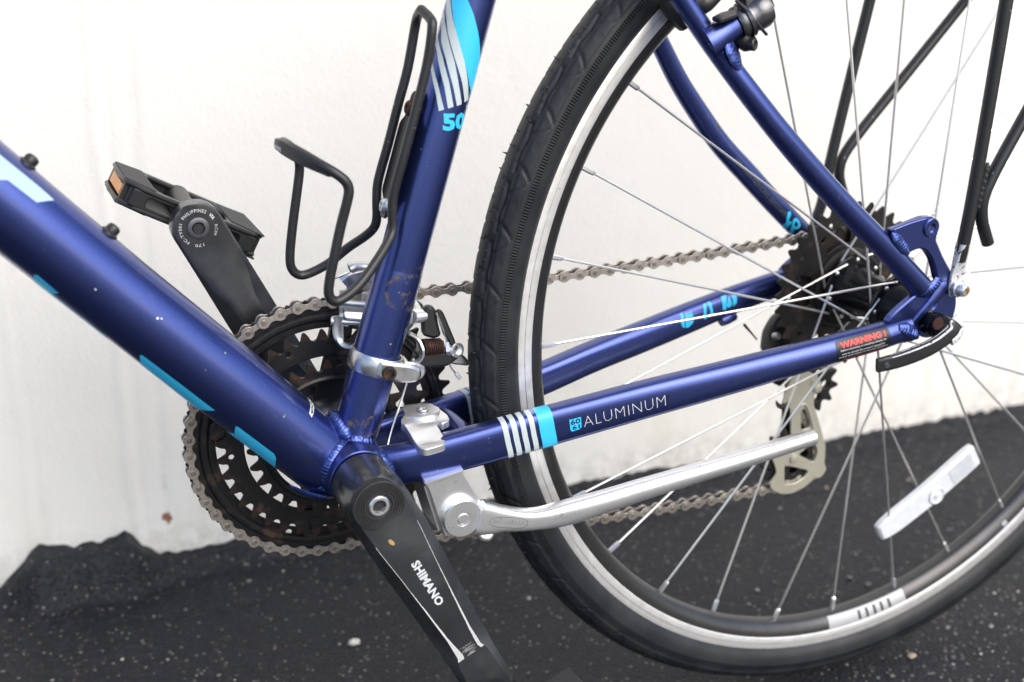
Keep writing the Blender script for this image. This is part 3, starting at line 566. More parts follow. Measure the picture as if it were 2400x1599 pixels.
# dried mud and rubbed patches on the tubes (thin noise-broken films)
def film(name, colr, scale_, lo, hi, amax):
    m_ = bpy.data.materials.new(name); m_.use_nodes = True; n_ = m_.node_tree.nodes; l_ = m_.node_tree.links; p_ = n_['Principled BSDF']; p_.inputs['Base Color'].default_value = (*colr, 1); p_.inputs['Roughness'].default_value = 0.85
    t_ = n_.new('ShaderNodeTexCoord'); o_ = n_.new('ShaderNodeTexNoise'); o_.inputs['Scale'].default_value = scale_; o_.inputs['Detail'].default_value = 9; o_.inputs['Roughness'].default_value = 0.72; l_.new(t_.outputs['Object'], o_.inputs['Vector'])
    r_ = n_.new('ShaderNodeMapRange'); r_.inputs[1].default_value = lo; r_.inputs[2].default_value = hi; r_.inputs[4].default_value = amax; l_.new(o_.outputs['Fac'], r_.inputs[0]); l_.new(r_.outputs[0], p_.inputs['Alpha']); return m_
mud = film('dried_mud', (0.20, 0.165, 0.13), 120, 0.53, 0.70, 0.7); dust = film('road_dust', (0.26, 0.26, 0.27), 260, 0.58, 0.75, 0.3)
def blob(tb, pr, s0, s1, a0, a1, mt, name='mud_film'):
    c0, c1 = (s0+s1)/2, (a0+a1)/2; pts = [(c0+(s1-s0)/2*math.cos(t)*rng.uniform(0.82, 1.1), c1+(a1-a0)/2*math.sin(t)*rng.uniform(0.82, 1.1)) for t in np.linspace(0, 2*math.pi, 25)[:-1]]
    decal(name, tb, pts, mt, pr, off=0.55 if tb is TB['seat_tube'] else 0.12)
blob(TB['seat_tube'], st, 312, 348, -1.35, 0.75, mud); blob(TB['seat_tube'], st, 316, 336, -0.9, 0.3, dust); blob(TB['seat_tube'], st, 418, 440, -1.0, 1.0, mud)
blob(TB['seat_tube'], st, 396, 414, -0.9, 0.6, dust); blob(TB['down_tube'], dt, 392, 446, -0.9, 0.2, dust); blob(TB['down_tube'], dt, 240, 330, -0.7, 0.1, dust); blob(TB['stay_l'], csl, 40, 86, -0.9, 0.6, dust)
blob(TB['stay_l'], csl, 220, 345, -1.0, 0.9, dust); blob(TB['stay_r'], csr, 190, 285, -1.0, 0.9, dust); blob(TB['sstay_l'], ssl, 150, 330, -0.9, 0.6, dust); blob(TB['sstay_r'], ssr, 170, 330, -0.9, 0.6, dust)
# ------------------------------------------------------------------ rear wheel
AX = np.array([441.8, 0.0, 68.0])
wheel = group('rear_wheel', bike)
tyre_m = bpy.data.materials.new('tyre_rubber'); tyre_m.use_nodes = True
n = tyre_m.node_tree.nodes; l = tyre_m.node_tree.links; p = n['Principled BSDF']; tc = n.new('ShaderNodeTexCoord')
c = mixc(rmp(nz(40, 6).outputs[0], 0.35, 0.7), (0.012, 0.0138, 0.0172), (0.026, 0.028, 0.0315))
c = mixc(rmp(nz(500, 3).outputs[0], 0.70, 0.78, 0, 0.6), c, (0.09, 0.085, 0.08))
l.new(c, p.inputs['Base Color']); l.new(rmp(nz(25, 4).outputs[0], 0.3, 0.7, 0.40, 0.54), p.inputs['Roughness']); p.inputs['Specular IOR Level'].default_value = 0.35
uvn = n.new('ShaderNodeAttribute'); uvn.attribute_name = 'tread'; su = n.new('ShaderNodeSeparateXYZ'); l.new(uvn.outputs['Vector'], su.inputs[0])
ribs = n.new('ShaderNodeMath'); ribs.operation = 'SINE'; q = n.new('ShaderNodeMath'); q.operation = 'MULTIPLY'; q.inputs[1].default_value = 2*math.pi/2.1; l.new(su.outputs[0], q.inputs[0]); l.new(q.outputs[0], ribs.inputs[0])
ab = n.new('ShaderNodeMath'); ab.operation = 'ABSOLUTE'; l.new(su.outputs[1], ab.inputs[0])
msk = mul(rmp(ab.outputs[0], 25.4, 25.7), rmp(ab.outputs[0], 29.6, 29.3))
bp1 = n.new('ShaderNodeBump'); bp1.inputs['Strength'].default_value = 1.0; bp1.inputs['Distance'].default_value = 0.0007; l.new(mul(msk, ribs.outputs[0]), bp1.inputs['Height'])
bp2 = n.new('ShaderNodeBump'); bp2.inputs['Strength'].default_value = 0.12; bp2.inputs['Distance'].default_value = 0.0008; l.new(nz(500, 4).outputs[0], bp2.inputs['Height']); l.new(bp1.outputs[0], bp2.inputs['Normal'])
l.new(bp2.outputs[0], p.inputs['Normal'])
RC, RT = 331.0, 18.8
NU = 1664; PER = 52
sarc = np.concatenate([np.linspace(-43, -31, 6), np.arange(-30, 30.1, 0.85), np.linspace(31, 43, 6)]); NS = len(sarc)
u = np.arange(NU)/NU; circ = 2*math.pi*350
def groove(d, w): return np.clip(1-np.abs(d)/w, 0, 1)**0.5
S_, U_ = np.meshgrid(sarc, u*circ); P_ = circ/PER
def tread(S, U):
    h = np.zeros_like(S); a = np.abs(S); Us = U+np.where(S > 0, 0, P_*0.25)
    def saw(off): return (Us-off+P_/2) % P_-P_/2
    cut = np.maximum.reduce([
        0.85*groove(saw(0.045*(a-8)**2), 1.9)*((a > 7) & (a < 23)),
        0.6*groove(saw(P_*0.5-0.9*(a-13)), 0.9)*((a > 13.5) & (a < 22)),
        0.8*groove(saw(P_*0.30+0.4*(a-3)), 1.0)*((a > 2.4) & (a < 7.5)), 0.8*groove(saw(P_*0.80+0.4*(a-3)), 1.0)*((a > 2.4) & (a < 7.5)),
        1.5*groove(a-9.6-0.5*np.sin(4*math.pi*Us/P_), 1.7)*(np.abs(saw(P_*0.25)) > 3.5), 0.5*groove(a-13.4, 0.7), 0.5*groove(a-7.6, 0.7),
        0.8*groove(np.hypot(saw(P_*0.5), a-12.5), 2.0)])
    h -= 1.45*cut*(a < 23)
    h += 0.3*(a < 8)+0.25*((a > 13.4) & (a < 21.8))-0.55*sst(a, 21.6, 22.6)
    h += 0.22*((a > 25.3) & (a < 29.7))-0.1*sst(a, 30, 31)+0.25*np.exp(-((a-39)/0.8)**2)
    for k_, ph in ((0.28, 3.0), (0.66, 2.0)):   # shallow oval sipes on the shoulder blocks
        h -= 0.5*groove(np.hypot(saw(P_*k_)*0.55, a-18.6)-1.1, 0.5)*(a < 22)
    return h
Hh = tread(S_, U_); al = S_/RT; rr = RT+Hh
Rr = RC+rr*np.cos(al); Yy = rr*np.sin(al); fi = 2*math.pi*U_/circ
bead_in = np.abs(S_) > 42.9
Rr = np.where(bead_in, 317.4, Rr); Yy = np.where(bead_in, np.sign(S_)*11.2, Yy)
VV = np.stack([AX[0]+Rr*np.cos(fi), Yy, AX[2]+Rr*np.sin(fi)], -1).reshape(-1, 3)
idx = np.arange(NU*NS).reshape(NU, NS); nxt = np.roll(idx, -1, 0)
Q = np.stack([idx[:, :-1], idx[:, 1:], nxt[:, 1:], nxt[:, :-1]], -1).reshape(-1, 4)
me = bpy.data.meshes.new('tire'); Wv = (VV+np.array([0, 0, GZ]))*0.001
me.vertices.add(len(Wv)); me.vertices.foreach_set('co', Wv.ravel()); me.loops.add(Q.size); me.loops.foreach_set('vertex_index', Q.ravel().astype(np.int32))
me.polygons.add(len(Q)); me.polygons.foreach_set('loop_start', np.arange(0, Q.size, 4, dtype=np.int32)); me.polygons.foreach_set('use_smooth', np.ones(len(Q), dtype=bool)); me.update(calc_edges=True); me.validate()
at = me.attributes.new('tread', 'FLOAT_VECTOR', 'POINT'); at.data.foreach_set('vector', np.stack([U_, S_, S_*0], -1).reshape(-1, 3).astype(np.float32).ravel())
me.materials.append(tyre_m); me.flip_normals(); tire = link('tire', me, wheel)
hairs = []
for i in range(240):
    a = i*2*math.pi/240+rng.normal(0, 0.006); s_ = rng.choice([-1.0, 0.9, 6.5, -6.5])/RT; r0 = RC+(RT-0.2)*math.cos(s_); y0 = RT*math.sin(s_); L_ = rng.uniform(2.0, 3.6)
    d_ = np.array([math.cos(a), math.sin(s_)*0.6, math.sin(a)])+rng.normal(0, 0.22, 3); d_ /= np.linalg.norm(d_)
    hairs.append(lathe([(0, 1.0), (L_*0.45, 0.55), (L_, 0.15)], AX+np.array([r0*math.cos(a), y0, r0*math.sin(a)]), d_, 5))
h_ = add('moulding_hairs', join(*hairs), rubber_dark, wheel); h_['kind'] = 'stuff'
# rim
rp = [(316.0, -9.6), (318.4, -10.6), (318.8, -11.6), (318.2, -12.4), (317.4, -12.6), (308.6, -12.6), (308.0, -12.3), (307.6, -11.6), (303.5, -10.8), (299.0, -8.2), (296.6, -5.2), (295.6, -2.6), (295.4, 0)]
rp = rp+[(a, -b) for a, b in rp[-2::-1]]+[(310, 9), (307, 4), (307, -4), (310, -9)]
NR = 240; V = []
for i in range(NR):
    a = 2*math.pi*i/NR
    for r_, y_ in rp: V.append((AX[0]+r_*math.cos(a), y_, AX[2]+r_*math.sin(a)))
m_ = len(rp); F = ring_grid(NR, m_, closed_u=True); mi = []
for i in range(NR):
    for j in range(m_):
        k_ = j if j < 13 else 24-j-1
        mi.append(0 if (k_ <= 6 and j < 24) else 1)
add('rim', (np.array(V), F), [alu_brush, rimblack], wheel, ang=28, mi=mi)
# wear line on the braking surface
V = []; NW = 240
for i in range(NW):
    a = 2*math.pi*i/NW
    for r_, y_ in ((313.6, -12.64), (313.1, -12.64)): V.append((AX[0]+r_*math.cos(a), y_, AX[2]+r_*math.sin(a)))
add('wear_groove', (np.array(V), [(2*i, 2*i+1, (2*i+3) % (2*NW), (2*i+2) % (2*NW)) for i in range(NW)]), zinc, wheel)
# spokes and nipples
fl_r = {-1: (-33.0, 23.0), 1: (20.0, 25.0)}
sp_me = to_mesh('spoke', *cyl((0, 0, -GZ), (0, 0, 1000-GZ), 0.95, 10, 0.05), steel)
ni_me = to_mesh('nipple', *lathe([(0, 1.9), (0.4, 2.1), (3, 2.1), (8, 2.1), (11.0, 1.9), (11.8, 1.25)], (0, 0, -GZ), (0, 0, 1), 6), alu)
def aim(p0, p1, scale):
    d = Vector([b-a for a, b in zip(W(p0), W(p1))]); L = d.length; M_ = d.to_track_quat('Z', 'Y').to_matrix().to_4x4(); M_.translation = Vector(W(p0))
    return M_@Matrix.Diagonal((1, 1, (L if scale else 1.0), 1))
heads = []
for k_ in range(28):
    th_ = R_(142.2+12.857*k_); t4 = k_ % 4
    sd_ = {0: 1, 1: -1, 2: 1, 3: -1}[t4]; off = R_({0: -77, 1: 77, 2: 77, 3: -77}[t4]); fy, fr = fl_r[sd_]
    # A, D sit on the camera side of their flange, B, C on the far side
    fy2 = fy-(2.1 if t4 in (0, 3) else -2.1)
    hub_p = AX+np.array([fr*math.cos(th_+off), 0, fr*math.sin(th_+off)])+np.array([0, fy2, 0])
    nip = AX+np.array([296.2*math.cos(th_), 1.5*sd_, 296.2*math.sin(th_)])
    o = link('spoke', sp_me, wheel); o.matrix_basis = aim(hub_p, nip, True)
    o = link('nipple', ni_me, wheel); o.matrix_basis = aim(nip, hub_p, False)
    hy = fy+(2.3 if t4 in (0, 3) else -2.3); sg = 1 if t4 in (0, 3) else -1
    hp = hub_p.copy(); hp[1] = fy+sg*1.4
    heads.append(lathe([(0, 2.0), (0.7, 1.9), (1.3, 1.2), (1.5, 0.2)], hp, (0, sg, 0), 10)); heads.append(wire([hub_p+(nip-hub_p)*0.012, hub_p, hub_p+np.array([0, sg*2.4, 0])], 1.0, 8))
add('spoke_heads', join(*heads), steel, wheel)
# hub
hub = add('hub', lathe([(-66, 5), (-66, 8.4), (-58, 8.4), (-57.6, 11.5), (-51, 11.5), (-50.5, 15), (-44, 17.5), (-41, 19), (-36.5, 20.4), (-35, 21.0), (-34.6, 26.4), (-34, 27.2), (-32, 27.2), (-31.4, 26.2), (-31, 20), (-27, 18.2), (-14, 17), (4, 17.4), (14, 19.5), (18.2, 21.5), (18.6, 28.2), (19.2, 29), (21, 29), (21.6, 28.2), (22, 22), (27, 20), (60, 17.5), (61, 10), (66, 9), (66, 5)], AX, (0, 1, 0), 56), hubm, wheel)
# reflector clipped between the spokes
rf = []
mid = [(476.5, -152.5), (503, -138.2), (529.5, -122.8), (553.5, -107), (576.0, -92)]
mid = catmull([(x, 0, z) for x, z in mid], 5)[:, [0, 2]]; tn = np.gradient(mid, axis=0); tn /= np.linalg.norm(tn, axis=1)[:, None]; nn = np.stack([-tn[:, 1], tn[:, 0]], 1)
hw = np.interp(np.linspace(0, 1, len(mid)), [0, 0.06, 0.15, 0.5, 0.85, 0.95, 1], [7.5, 10.0, 11.2, 11.8, 12.2, 12, 11])
loop = [tuple(a+b*h_2) for a, b, h_2 in zip(mid, nn, hw)]+[tuple(a-b*h_2) for a, b, h_2 in list(zip(mid, nn, hw))[::-1]]
refl = add('reflector', plate([rounded(loop, 2)], -9.5, 8.5, 1.8), reflm, wheel, label='long white plastic wheel reflector')
add('reflector_boss', lathe([(-4.4, 8.5), (-5.4, 8.2), (-5.8, 7.4), (-5.0, 6.6), (-5.0, 2.8), (-6.2, 2.4), (-6.4, 0.5)], (533.5, -9.5, -124.5), (0, 1, 0), 28), reflm, wheel)
rb = []
for t_ in np.linspace(0.70, 0.93, 16):
    i = int(t_*(len(mid)-1)); a_ = mid[i]; f_ = t_*(len(mid)-1)-i; a_ = mid[i]*(1-f_)+mid[min(i+1, len(mid)-1)]*f_
    rb.append(box((a_[0], -14.0, a_[1]), (nn[i][0]*8.5, 0, nn[i][1]*8.5), (0, 0.35, 0), (tn[i][0]*0.55, 0, tn[i][1]*0.55)))
add('reflector_ribs', join(*rb), reflm, wheel)
# printed sticker on the rim's side
def rim_patch(a0, a1, r0, r1, mt, name, off=0.25):
    na = max(3, int(abs(a1-a0)/0.8)+1); V = []; rows = np.linspace(r0, r1, 5)
    for a in np.linspace(R_(a0), R_(a1), na):
        for r_ in rows: V.append((AX[0]+r_*math.cos(a), np.interp(r_, [295.6, 296.6, 299, 303.5, 307.6], [-2.6, -5.2, -8.2, -10.8, -11.6])-off, AX[2]+(r_-off*0.6)*math.sin(a)))
    return add(name, (np.array(V), [(5*i+k, 5*i+k+1, 5*i+k+6, 5*i+k+5) for i in range(na-1) for k in range(4)]), mt, wheel, ang=180)
rim_patch(268.5, 284.5, 297.2, 307.2, greyl, 'rim_sticker')
for a_ in (274.6, 276.2, 277.8, 279.3, 280.9): rim_patch(a_, a_+0.5, 298.8, 306.4, letter_k, 'sticker_bar', off=0.4)
rim_patch(307.0, 308.0, 302, 306.5, greyl, 'rim_sticker')
# ------------------------------------------------------------------ cranks, rings, chain
CA = -1.109; CD = np.array([math.cos(CA), 0, math.sin(CA)]); CN = np.array([-math.sin(CA), 0, math.cos(CA)])   # along, across (to the right)
def arm(sign, sec, m_over=None):
    """sec rows: along, half width of the body, half width of the face, outer y, mid y, inner y"""
    V = []; P0 = 14
    for s, wb, wf, yo, ym, yi in sec:
        base_ = CD*s*sign
        prof = [(-wb*0.86, yi), (-wb, yi+(ym-yi)*0.15), (-wb, ym), (-wf-0.9, yo-(yo-ym)*0.10), (-wf, yo), (-wf*0.5, yo), (0, yo), (wf*0.5, yo), (wf, yo), (wf+0.9, yo-(yo-ym)*0.10), (wb, ym), (wb, yi+(ym-yi)*0.15), (wb*0.86, yi), (0, yi)]
        for w_, y_ in prof: V.append(base_+CN*sign*w_+np.array([0, y_, 0]))
    return np.array(V), ring_grid(len(sec), P0)
def endcap(r0, s0, s_dir, k, tmpl):
    """extra sections that round the end of an arm: template row shrunk on a half circle"""
    out = []
    for a in np.linspace(0, 1, k):
        c_ = math.sqrt(max(0.0, 1-a*a)); out.append((s0+s_dir*r0*a, max(0.5, tmpl[1]*c_), max(0.3, tmpl[2]*c_), *tmpl[3:]))
    return out
t0 = (0, 21.0, 16.8, -72.5, -66, -46); t1 = (170, 16.8, 12.5, -91.5, -86, -77.5)
secL = [r for r in endcap(21.0, 0, -1, 9, t0)][::-1]+[(12, 21.4, 16.6, -73.6, -67, -48), (30, 21.8, 15.4, -76, -69.5, -54), (55, 20.6, 13.0, -79, -73, -61), (85, 19.0, 10.8, -82.6, -77, -67), (112, 17.8, 9.0, -85.8, -80.5, -71), (128, 17.2, 9.2, -87.4, -82, -73), (134, 17.0, 11.6, -88.0, -83, -74)]+[(150, 16.8, 12.6, -89.6, -84.5, -75.5)]+endcap(16.8, 170, 1, 9, t1)
lcr = add('crank_arm', arm(1, secL), crank_m, bike, ang=24, label='worn black left crank arm')
add('crank_boss', lathe([(-36, 15.5), (-36, 19.5), (-37.5, 20.6), (-60, 20.9), (-67, 20.4), (-69, 19.6), (-69, 10)], (0, 0, 0), (0, 1, 0), 56), crank_m, lcr)
# ribbed dust cap and bolt
rings_ = [(-72.0, 17.6), (-73.6, 17.4), (-73.9, 16.6)]
for r_ in (15.4, 13.8, 12.2, 10.6): rings_ += [(-73.9, r_+0.55), (-73.3, r_+0.35), (-73.3, r_-0.1), (-73.9, r_-0.3)]
rings_ += [(-73.9, 8.9), (-72.8, 8.2), (-72.8, 2)]
add('dust_cap', lathe(rings_, (0, 0, 0), (0, 1, 0), 56), rubber_dark, lcr)
add('crank_bolt', lathe([(-72, 7.0), (-73.8, 6.9), (-74.6, 6.2), (-74.6, 4.6), (-74.4, 4.5)], (0, 0, 0), (0, 1, 0), 32), alu, lcr)
add('hex_socket', lathe([(-74.5, 4.7), (-70.5, 4.4), (-70.5, 0.01)], (0, 0, 0), (0, 1, 0), 6, a0=0.3), alu, lcr)
def on_arm(s, w, off=0.12):
    yo = np.interp(s, [r[0] for r in secL[9:]], [r[3] for r in secL[9:]]); return CD*s+CN*w+np.array([0, yo-off, 0])
# brand lettering along the arm
v, f = text2d('SHIMANO', 0.38, 1.0)
add('lettering', (np.array([on_arm(48+x*37.5, 3.2-6.2*(1-y)+0.2) for x, y in v]), f), letter_w, lcr, smooth=False)
# bare edges where shoes have rubbed the finish off
def worn(sgn, ss, ws):
    V = []
    for s, w in zip(ss, ws):
        wf = np.interp(s, [r[0] for r in secL[9:]], [r[2] for r in secL[9:]]); j = rng.uniform(-0.12, 0.16)
        V += [on_arm(s, sgn*(wf+0.15)), on_arm(s, sgn*(wf-max(0.1, w+j)))]
    return np.array(V), [(2*i, 2*i+1, 2*i+3, 2*i+2) for i in range(len(ss)-1)]
ss = np.linspace(24, 131, 70)
add('worn_edge', worn(-1, ss, np.interp(ss, [24, 62, 84, 110, 122, 131], [0.02, 0.12, 0.7, 1.3, 3.0, 4.8])), scratch, lcr)
add('worn_edge', worn(1, ss, np.interp(ss, [24, 55, 80, 110, 122, 131], [0.05, 0.15, 0.6, 1.2, 2.0, 2.4])), scratch, lcr)
V, F = [], []
for i in range(26):
    s_ = 122.5+rng.uniform(0, 8.5); w0 = rng.uniform(-6, 2); w1 = w0+rng.uniform(2, 7); t_ = rng.uniform(0.06, 0.22); k_ = len(V)
    V += [on_arm(s_, w0), on_arm(s_+0.25, min(w1, 8)), on_arm(s_+0.25+t_, min(w1, 8)), on_arm(s_+t_, w0)]; F.append((k_, k_+1, k_+2, k_+3))
add('scratches', (np.array(V), F), scratch, lcr, smooth=False)
pts = [on_arm(27+1.0*math.sin(t_)+2.6*math.cos(t_), -5.6+1.5*math.sin(t_)) for t_ in np.linspace(0, 2*math.pi, 11)[:-1]]
add('ochre_mark', (np.array(pts), [tuple(range(10))]), mat('ochre_mud', (0.42, 0.27, 0.10), 0, 0.8, var=0.3, vscale=400), lcr, smooth=False)
add('pedal_eye', lathe([(-91.5, 8.6), (-91.9, 8.2), (-91.9, 6.6), (-89.5, 6.2), (-89.5, 3.4), (-90.2, 3.0), (-90.2, 0.3)], CD*170, (0, 1, 0), 28), zinc, lcr)
# right crank arm
u0 = (0, 19, 15, 64, 68, 84); u1 = (170, 17.6, 15.4, 76.4, 78.4, 90)
secR = [r for r in endcap(19.0, 0, -1, 7, u0)][::-1]+[(30, 18.6, 11, 66, 72, 84), (60, 18.6, 8.4, 68, 76, 86), (90, 18.2, 8.0, 71, 78, 88), (110, 18.0, 9.0, 73, 78, 88.5), (128, 17.8, 13.8, 75, 77.6, 89), (150, 17.6, 15.2, 76.0, 78.2, 90)]+endcap(17.6, 170, 1, 11, u1)
rcr = add('crank_arm', arm(-1, secR), crank_m, bike, ang=24, label='black right crank arm with white ring of lettering')
PC = -CD*170
add('pedal_axle_end', lathe([(77.5, 7.8), (75.4, 7.4), (75.0, 6.4), (75.0, 4.4), (76.4, 4.2), (76.4, 3.4)], PC, (0, 1, 0), 32), dirty_steel, rcr)
add('hex_socket', lathe([(75.6, 4.0), (81, 3.8), (81, 0.01)], PC, (0, 1, 0), 6), dark_steel, rcr)
def ring_text(body, a_mid, span, r, h, bold):
    v, f = text2d(body, bold, 1.15); out = []
    for x, y in v:
        a = R_(a_mid+span/2-x*span); rr_ = r+y*h; q_ = PC+np.array([rr_*math.cos(a), 0, rr_*math.sin(a)]); out.append(q_+np.array([0, np.interp(-(q_@CD), [r_0[0] for r_0 in secR[6:]], [r_0[3] for r_0 in secR[6:]])-0.3, 0]))
    add('lettering', (np.array(out), f), letter_w, rcr, smooth=False)
ring_text('FC-TY501', 198, 74, 11.0, 2.1, 0.1); ring_text('PHILIPPINES', 103, 84, 11.0, 2.4, 0.1); ring_text('VIA', 38, 22, 11.0, 2.3, 0.7); ring_text('RC09', 350, 36, 11.0, 1.9, 0.0); ring_text('170', 270, 28, 11.0, 2.1, 0.0)
V = []
for t_ in np.linspace(0, 1, 9): V += [PC+CD*(46-1.4*t_)+CN*(12.0-23*t_)*1.0+np.array([0, 74.6, 0])]
# chainrings
PH1 = 2.9176
def chainring(T, Rp, y, ri, th_, ph, mt, slots=()):
    lp = [gear(T, Rp, ph), circle(0, 0, ri, 120)]+list(slots)
    return add('chainring', plate(lp, y, th_, 0.5), mt, bike, ang=30)
def arc_slot(r0, r1, a0, a1, k_=14):
    A_ = np.linspace(R_(a0), R_(a1), k_); return rounded([(r1*math.cos(a), r1*math.sin(a)) for a in A_]+[(r0*math.cos(a), r0*math.sin(a)) for a in A_[::-1]], 2, 3)
r1_ = chainring(48, 97.1, 54, 78.5, 2.2, PH1, ringm, slots=[circle(83.4*math.cos(R_(249)), 83.4*math.sin(R_(249)), 2.4, 16)])
add('chain_guard_rib', lathe([(-1.6, 90.5), (-3.4, 89.2), (-3.8, 87.2), (-3.4, 85.2), (-1.6, 83.6)], (0, 54, 0), (0, 1, 0), 140), ringm, r1_)
r2_ = chainring(38, 76.9, 46, 60.2, 2.2, PH1+0.075, ringm, slots=[circle(69.8*math.cos(R_(185)), 69.8*math.sin(R_(185)), 2.0, 14), circle(69.8*math.cos(R_(112)), 69.8*math.sin(R_(112)), 2.0, 14)])
r3_ = chainring(28, 56.7, 38, 43.5, 2.2, PH1+0.12, ringm)
add('ring_rim', lathe([(0, 49.5), (-2.6, 48.6), (-3.4, 46.8), (-2.8, 45.2), (0, 43.8)], (0, 38, 0), (0, 1, 0), 110), ringm, r3_)
# rust along the tooth tips of the two inner rings
def tips(T, Rp, ph, y, parent):
    L_ = []
    for k_ in range(T):
        a = ph+(k_+0.5)*2*math.pi/T; w_ = 0.19*2*math.pi/T
        lp = [((Rp+r_)*math.cos(a+d_), (Rp+r_)*math.sin(a+d_)) for r_, d_ in ((-2.6, -w_*1.5), (-0.4, -w_*1.3), (2.6, -w_*0.62), (3.5, -w_*0.3), (3.5, w_*0.3), (2.6, w_*0.62), (-0.4, w_*1.3), (-2.6, w_*1.5))]
        L_.append((np.array([(x, y-1.16, z) for x, z in lp]), [tuple(range(8))]))
    add('worn_teeth', join(*L_), toothm, parent, smooth=False)
tips(38, 76.9, PH1+0.075, 46, r2_); tips(28, 56.7, PH1+0.12, 38, r3_)
for a_ in (80, 170, 260, 350):
    d_ = np.array([math.cos(R_(a_)), 0, math.sin(R_(a_))]); e_ = np.array([-d_[2], 0, d_[0]])
    add('spider_arm', plate_on([rounded([(20, -13), (58, -9), (80, -8), (84, -5), (84, 5), (80, 8), (58, 9), (20, 13)], 4)], (0, 50.5, 0), d_, e_, 6, 1), ringm, bike)
    add('ring_rivet', join(*[cyl(d_*r_+np.array([0, y_-2.4, 0]), d_*r_+np.array([0, 53, 0]), 4.2, 18) for r_, y_ in ((81.5, 54), (69.5, 46), (52.5, 38))]), ringm, bike)
add('spider_hub', lathe([(34.2, 14), (34.4, 20), (38, 24), (44, 27), (56, 28), (66, 24), (66, 10)], (0, 0, 0), (0, 1, 0), 40), crank_m, bike)
# chain path (mm): over the ring, back to the sprocket, round the two jockey wheels and home along the bottom
JU, JL = np.array([427.1, 39.6, -23.6]), np.array([410.2, 39.6, -87.3]); YC = 39.6
def arc(c_, r_, a0, a1, y0, y1, k_=30): return [np.array([c_[0]+r_*math.cos(R_(a)), y_, c_[2]+r_*math.sin(R_(a))]) for a, y_ in zip(np.linspace(a0, a1, k_), np.linspace(y0, y1, k_))]
O3 = np.zeros(3); ph_deg = math.degrees(PH1)
top = catmull([(3.4, 54, 97.0), (84, 52, 96.8), (176, 48.3, 98.0), (304, 44, 103.6), (393, 41, 109.4), (437.9, YC, 112.5)], 10)
up = arc(O3, 97.1, ph_deg, 88, 54, 54)+list(top[1:])+arc(AX, 44.6, 94, -45, YC, YC)[1:]+arc(JU, 22.3, 55, 195, YC, YC)+arc(JL, 26.3, 15, -40, YC, YC)
bot = catmull([(11.9, 54, -96.4), (120, 50.5, -107.5), (213, 47, -114.2), (290, 44.5, -116.8), (390, 40.6, -116.0), (408, YC, -113.6)], 10)
dn = arc(O3, 97.1, ph_deg, 277, 54, 54)+list(bot[1:])+arc(JL, 26.3, 265, 320, YC, YC)
def walk(path, step):
    P = np.array(path); s = np.r_[0, np.cumsum(np.linalg.norm(np.diff(P, axis=0), axis=1))]; t = np.arange(0, s[-1], step)
    return np.stack([np.interp(t, s, P[:, k_]) for k_ in range(3)], 1)
pu, pd_ = walk(up, 12.71), walk(dn, 12.71)
pins = np.concatenate([pd_[::-1], pu[1:]])
def link_plate(r, waist, pitch=12.7, k_=10):
    """figure-eight side plate: two round ends and a waisted middle"""
    b_ = 0.72; R_e = [(pitch+r*math.cos(a), r*math.sin(a)) for a in np.linspace(-(math.pi-b_), math.pi-b_, k_)]
    mid_ = [(pitch*0.62, waist*1.04), (pitch*0.5, waist), (pitch*0.38, waist*1.04)]
    L_e = [(r*math.cos(a), r*math.sin(a)) for a in np.linspace(b_, 2*math.pi-b_, k_)]
    return R_e+mid_+L_e+[(pitch*0.38, -waist*1.04), (pitch*0.5, -waist), (pitch*0.62, -waist*1.04)]
def dz(vf): v, f = vf; v = np.array(v); v[:, 2] -= GZ; return v, f
def multi(parts):
    vf = join(*[q[0] for q in parts]); mi = []
    for (v_, f_), m_i in parts: mi += [m_i]*len(f_)
    return vf, mi
def chain_mesh(kind):
    P = []
    y_in, y_out = (3.3, 3.95) if kind == 'outer' else (1.9, 2.7)
    for s_ in (-1, 1): P.append((plate([link_plate(4.35, 2.0)], s_*(y_in+y_out)/2, y_out-y_in, 0.15), 0))
    for x_ in (0, 12.7):
        if kind == 'outer': P += [(cyl((x_, -4.5, 0), (x_, 4.5, 0), 1.75, 12, 0.3), 1), (lathe([(-3.98, 2.35), (-4.12, 2.2), (-4.12, 1.8)], (x_, 0, 0), (0, 1, 0), 14), 0)]
        else: P.append((cyl((x_, -1.8, 0), (x_, 1.8, 0), 3.85, 16, 0.3), 2))
    vf, mi = multi(P); return to_mesh('chain_link', *dz(vf), [chainm, chainp, rollerm], True, 35, mi)
ch_me = {k_: chain_mesh(k_) for k_ in ('outer', 'inner')}
chain = group('chain', bike)
for i in range(len(pins)-1):
    a, b = Vector(W(pins[i])), Vector(W(pins[i+1])); x_ = (b-a).normalized(); y_ = Vector((0, 1, 0)); y_ = (y_-x_*y_.dot(x_)).normalized(); z_ = x_.cross(y_)
    M_ = Matrix((x_, y_, z_)).transposed().to_4x4(); M_.translation = a
    o = link('chain_link', ch_me['outer' if i % 2 == 0 else 'inner'], chain); o.matrix_basis = M_
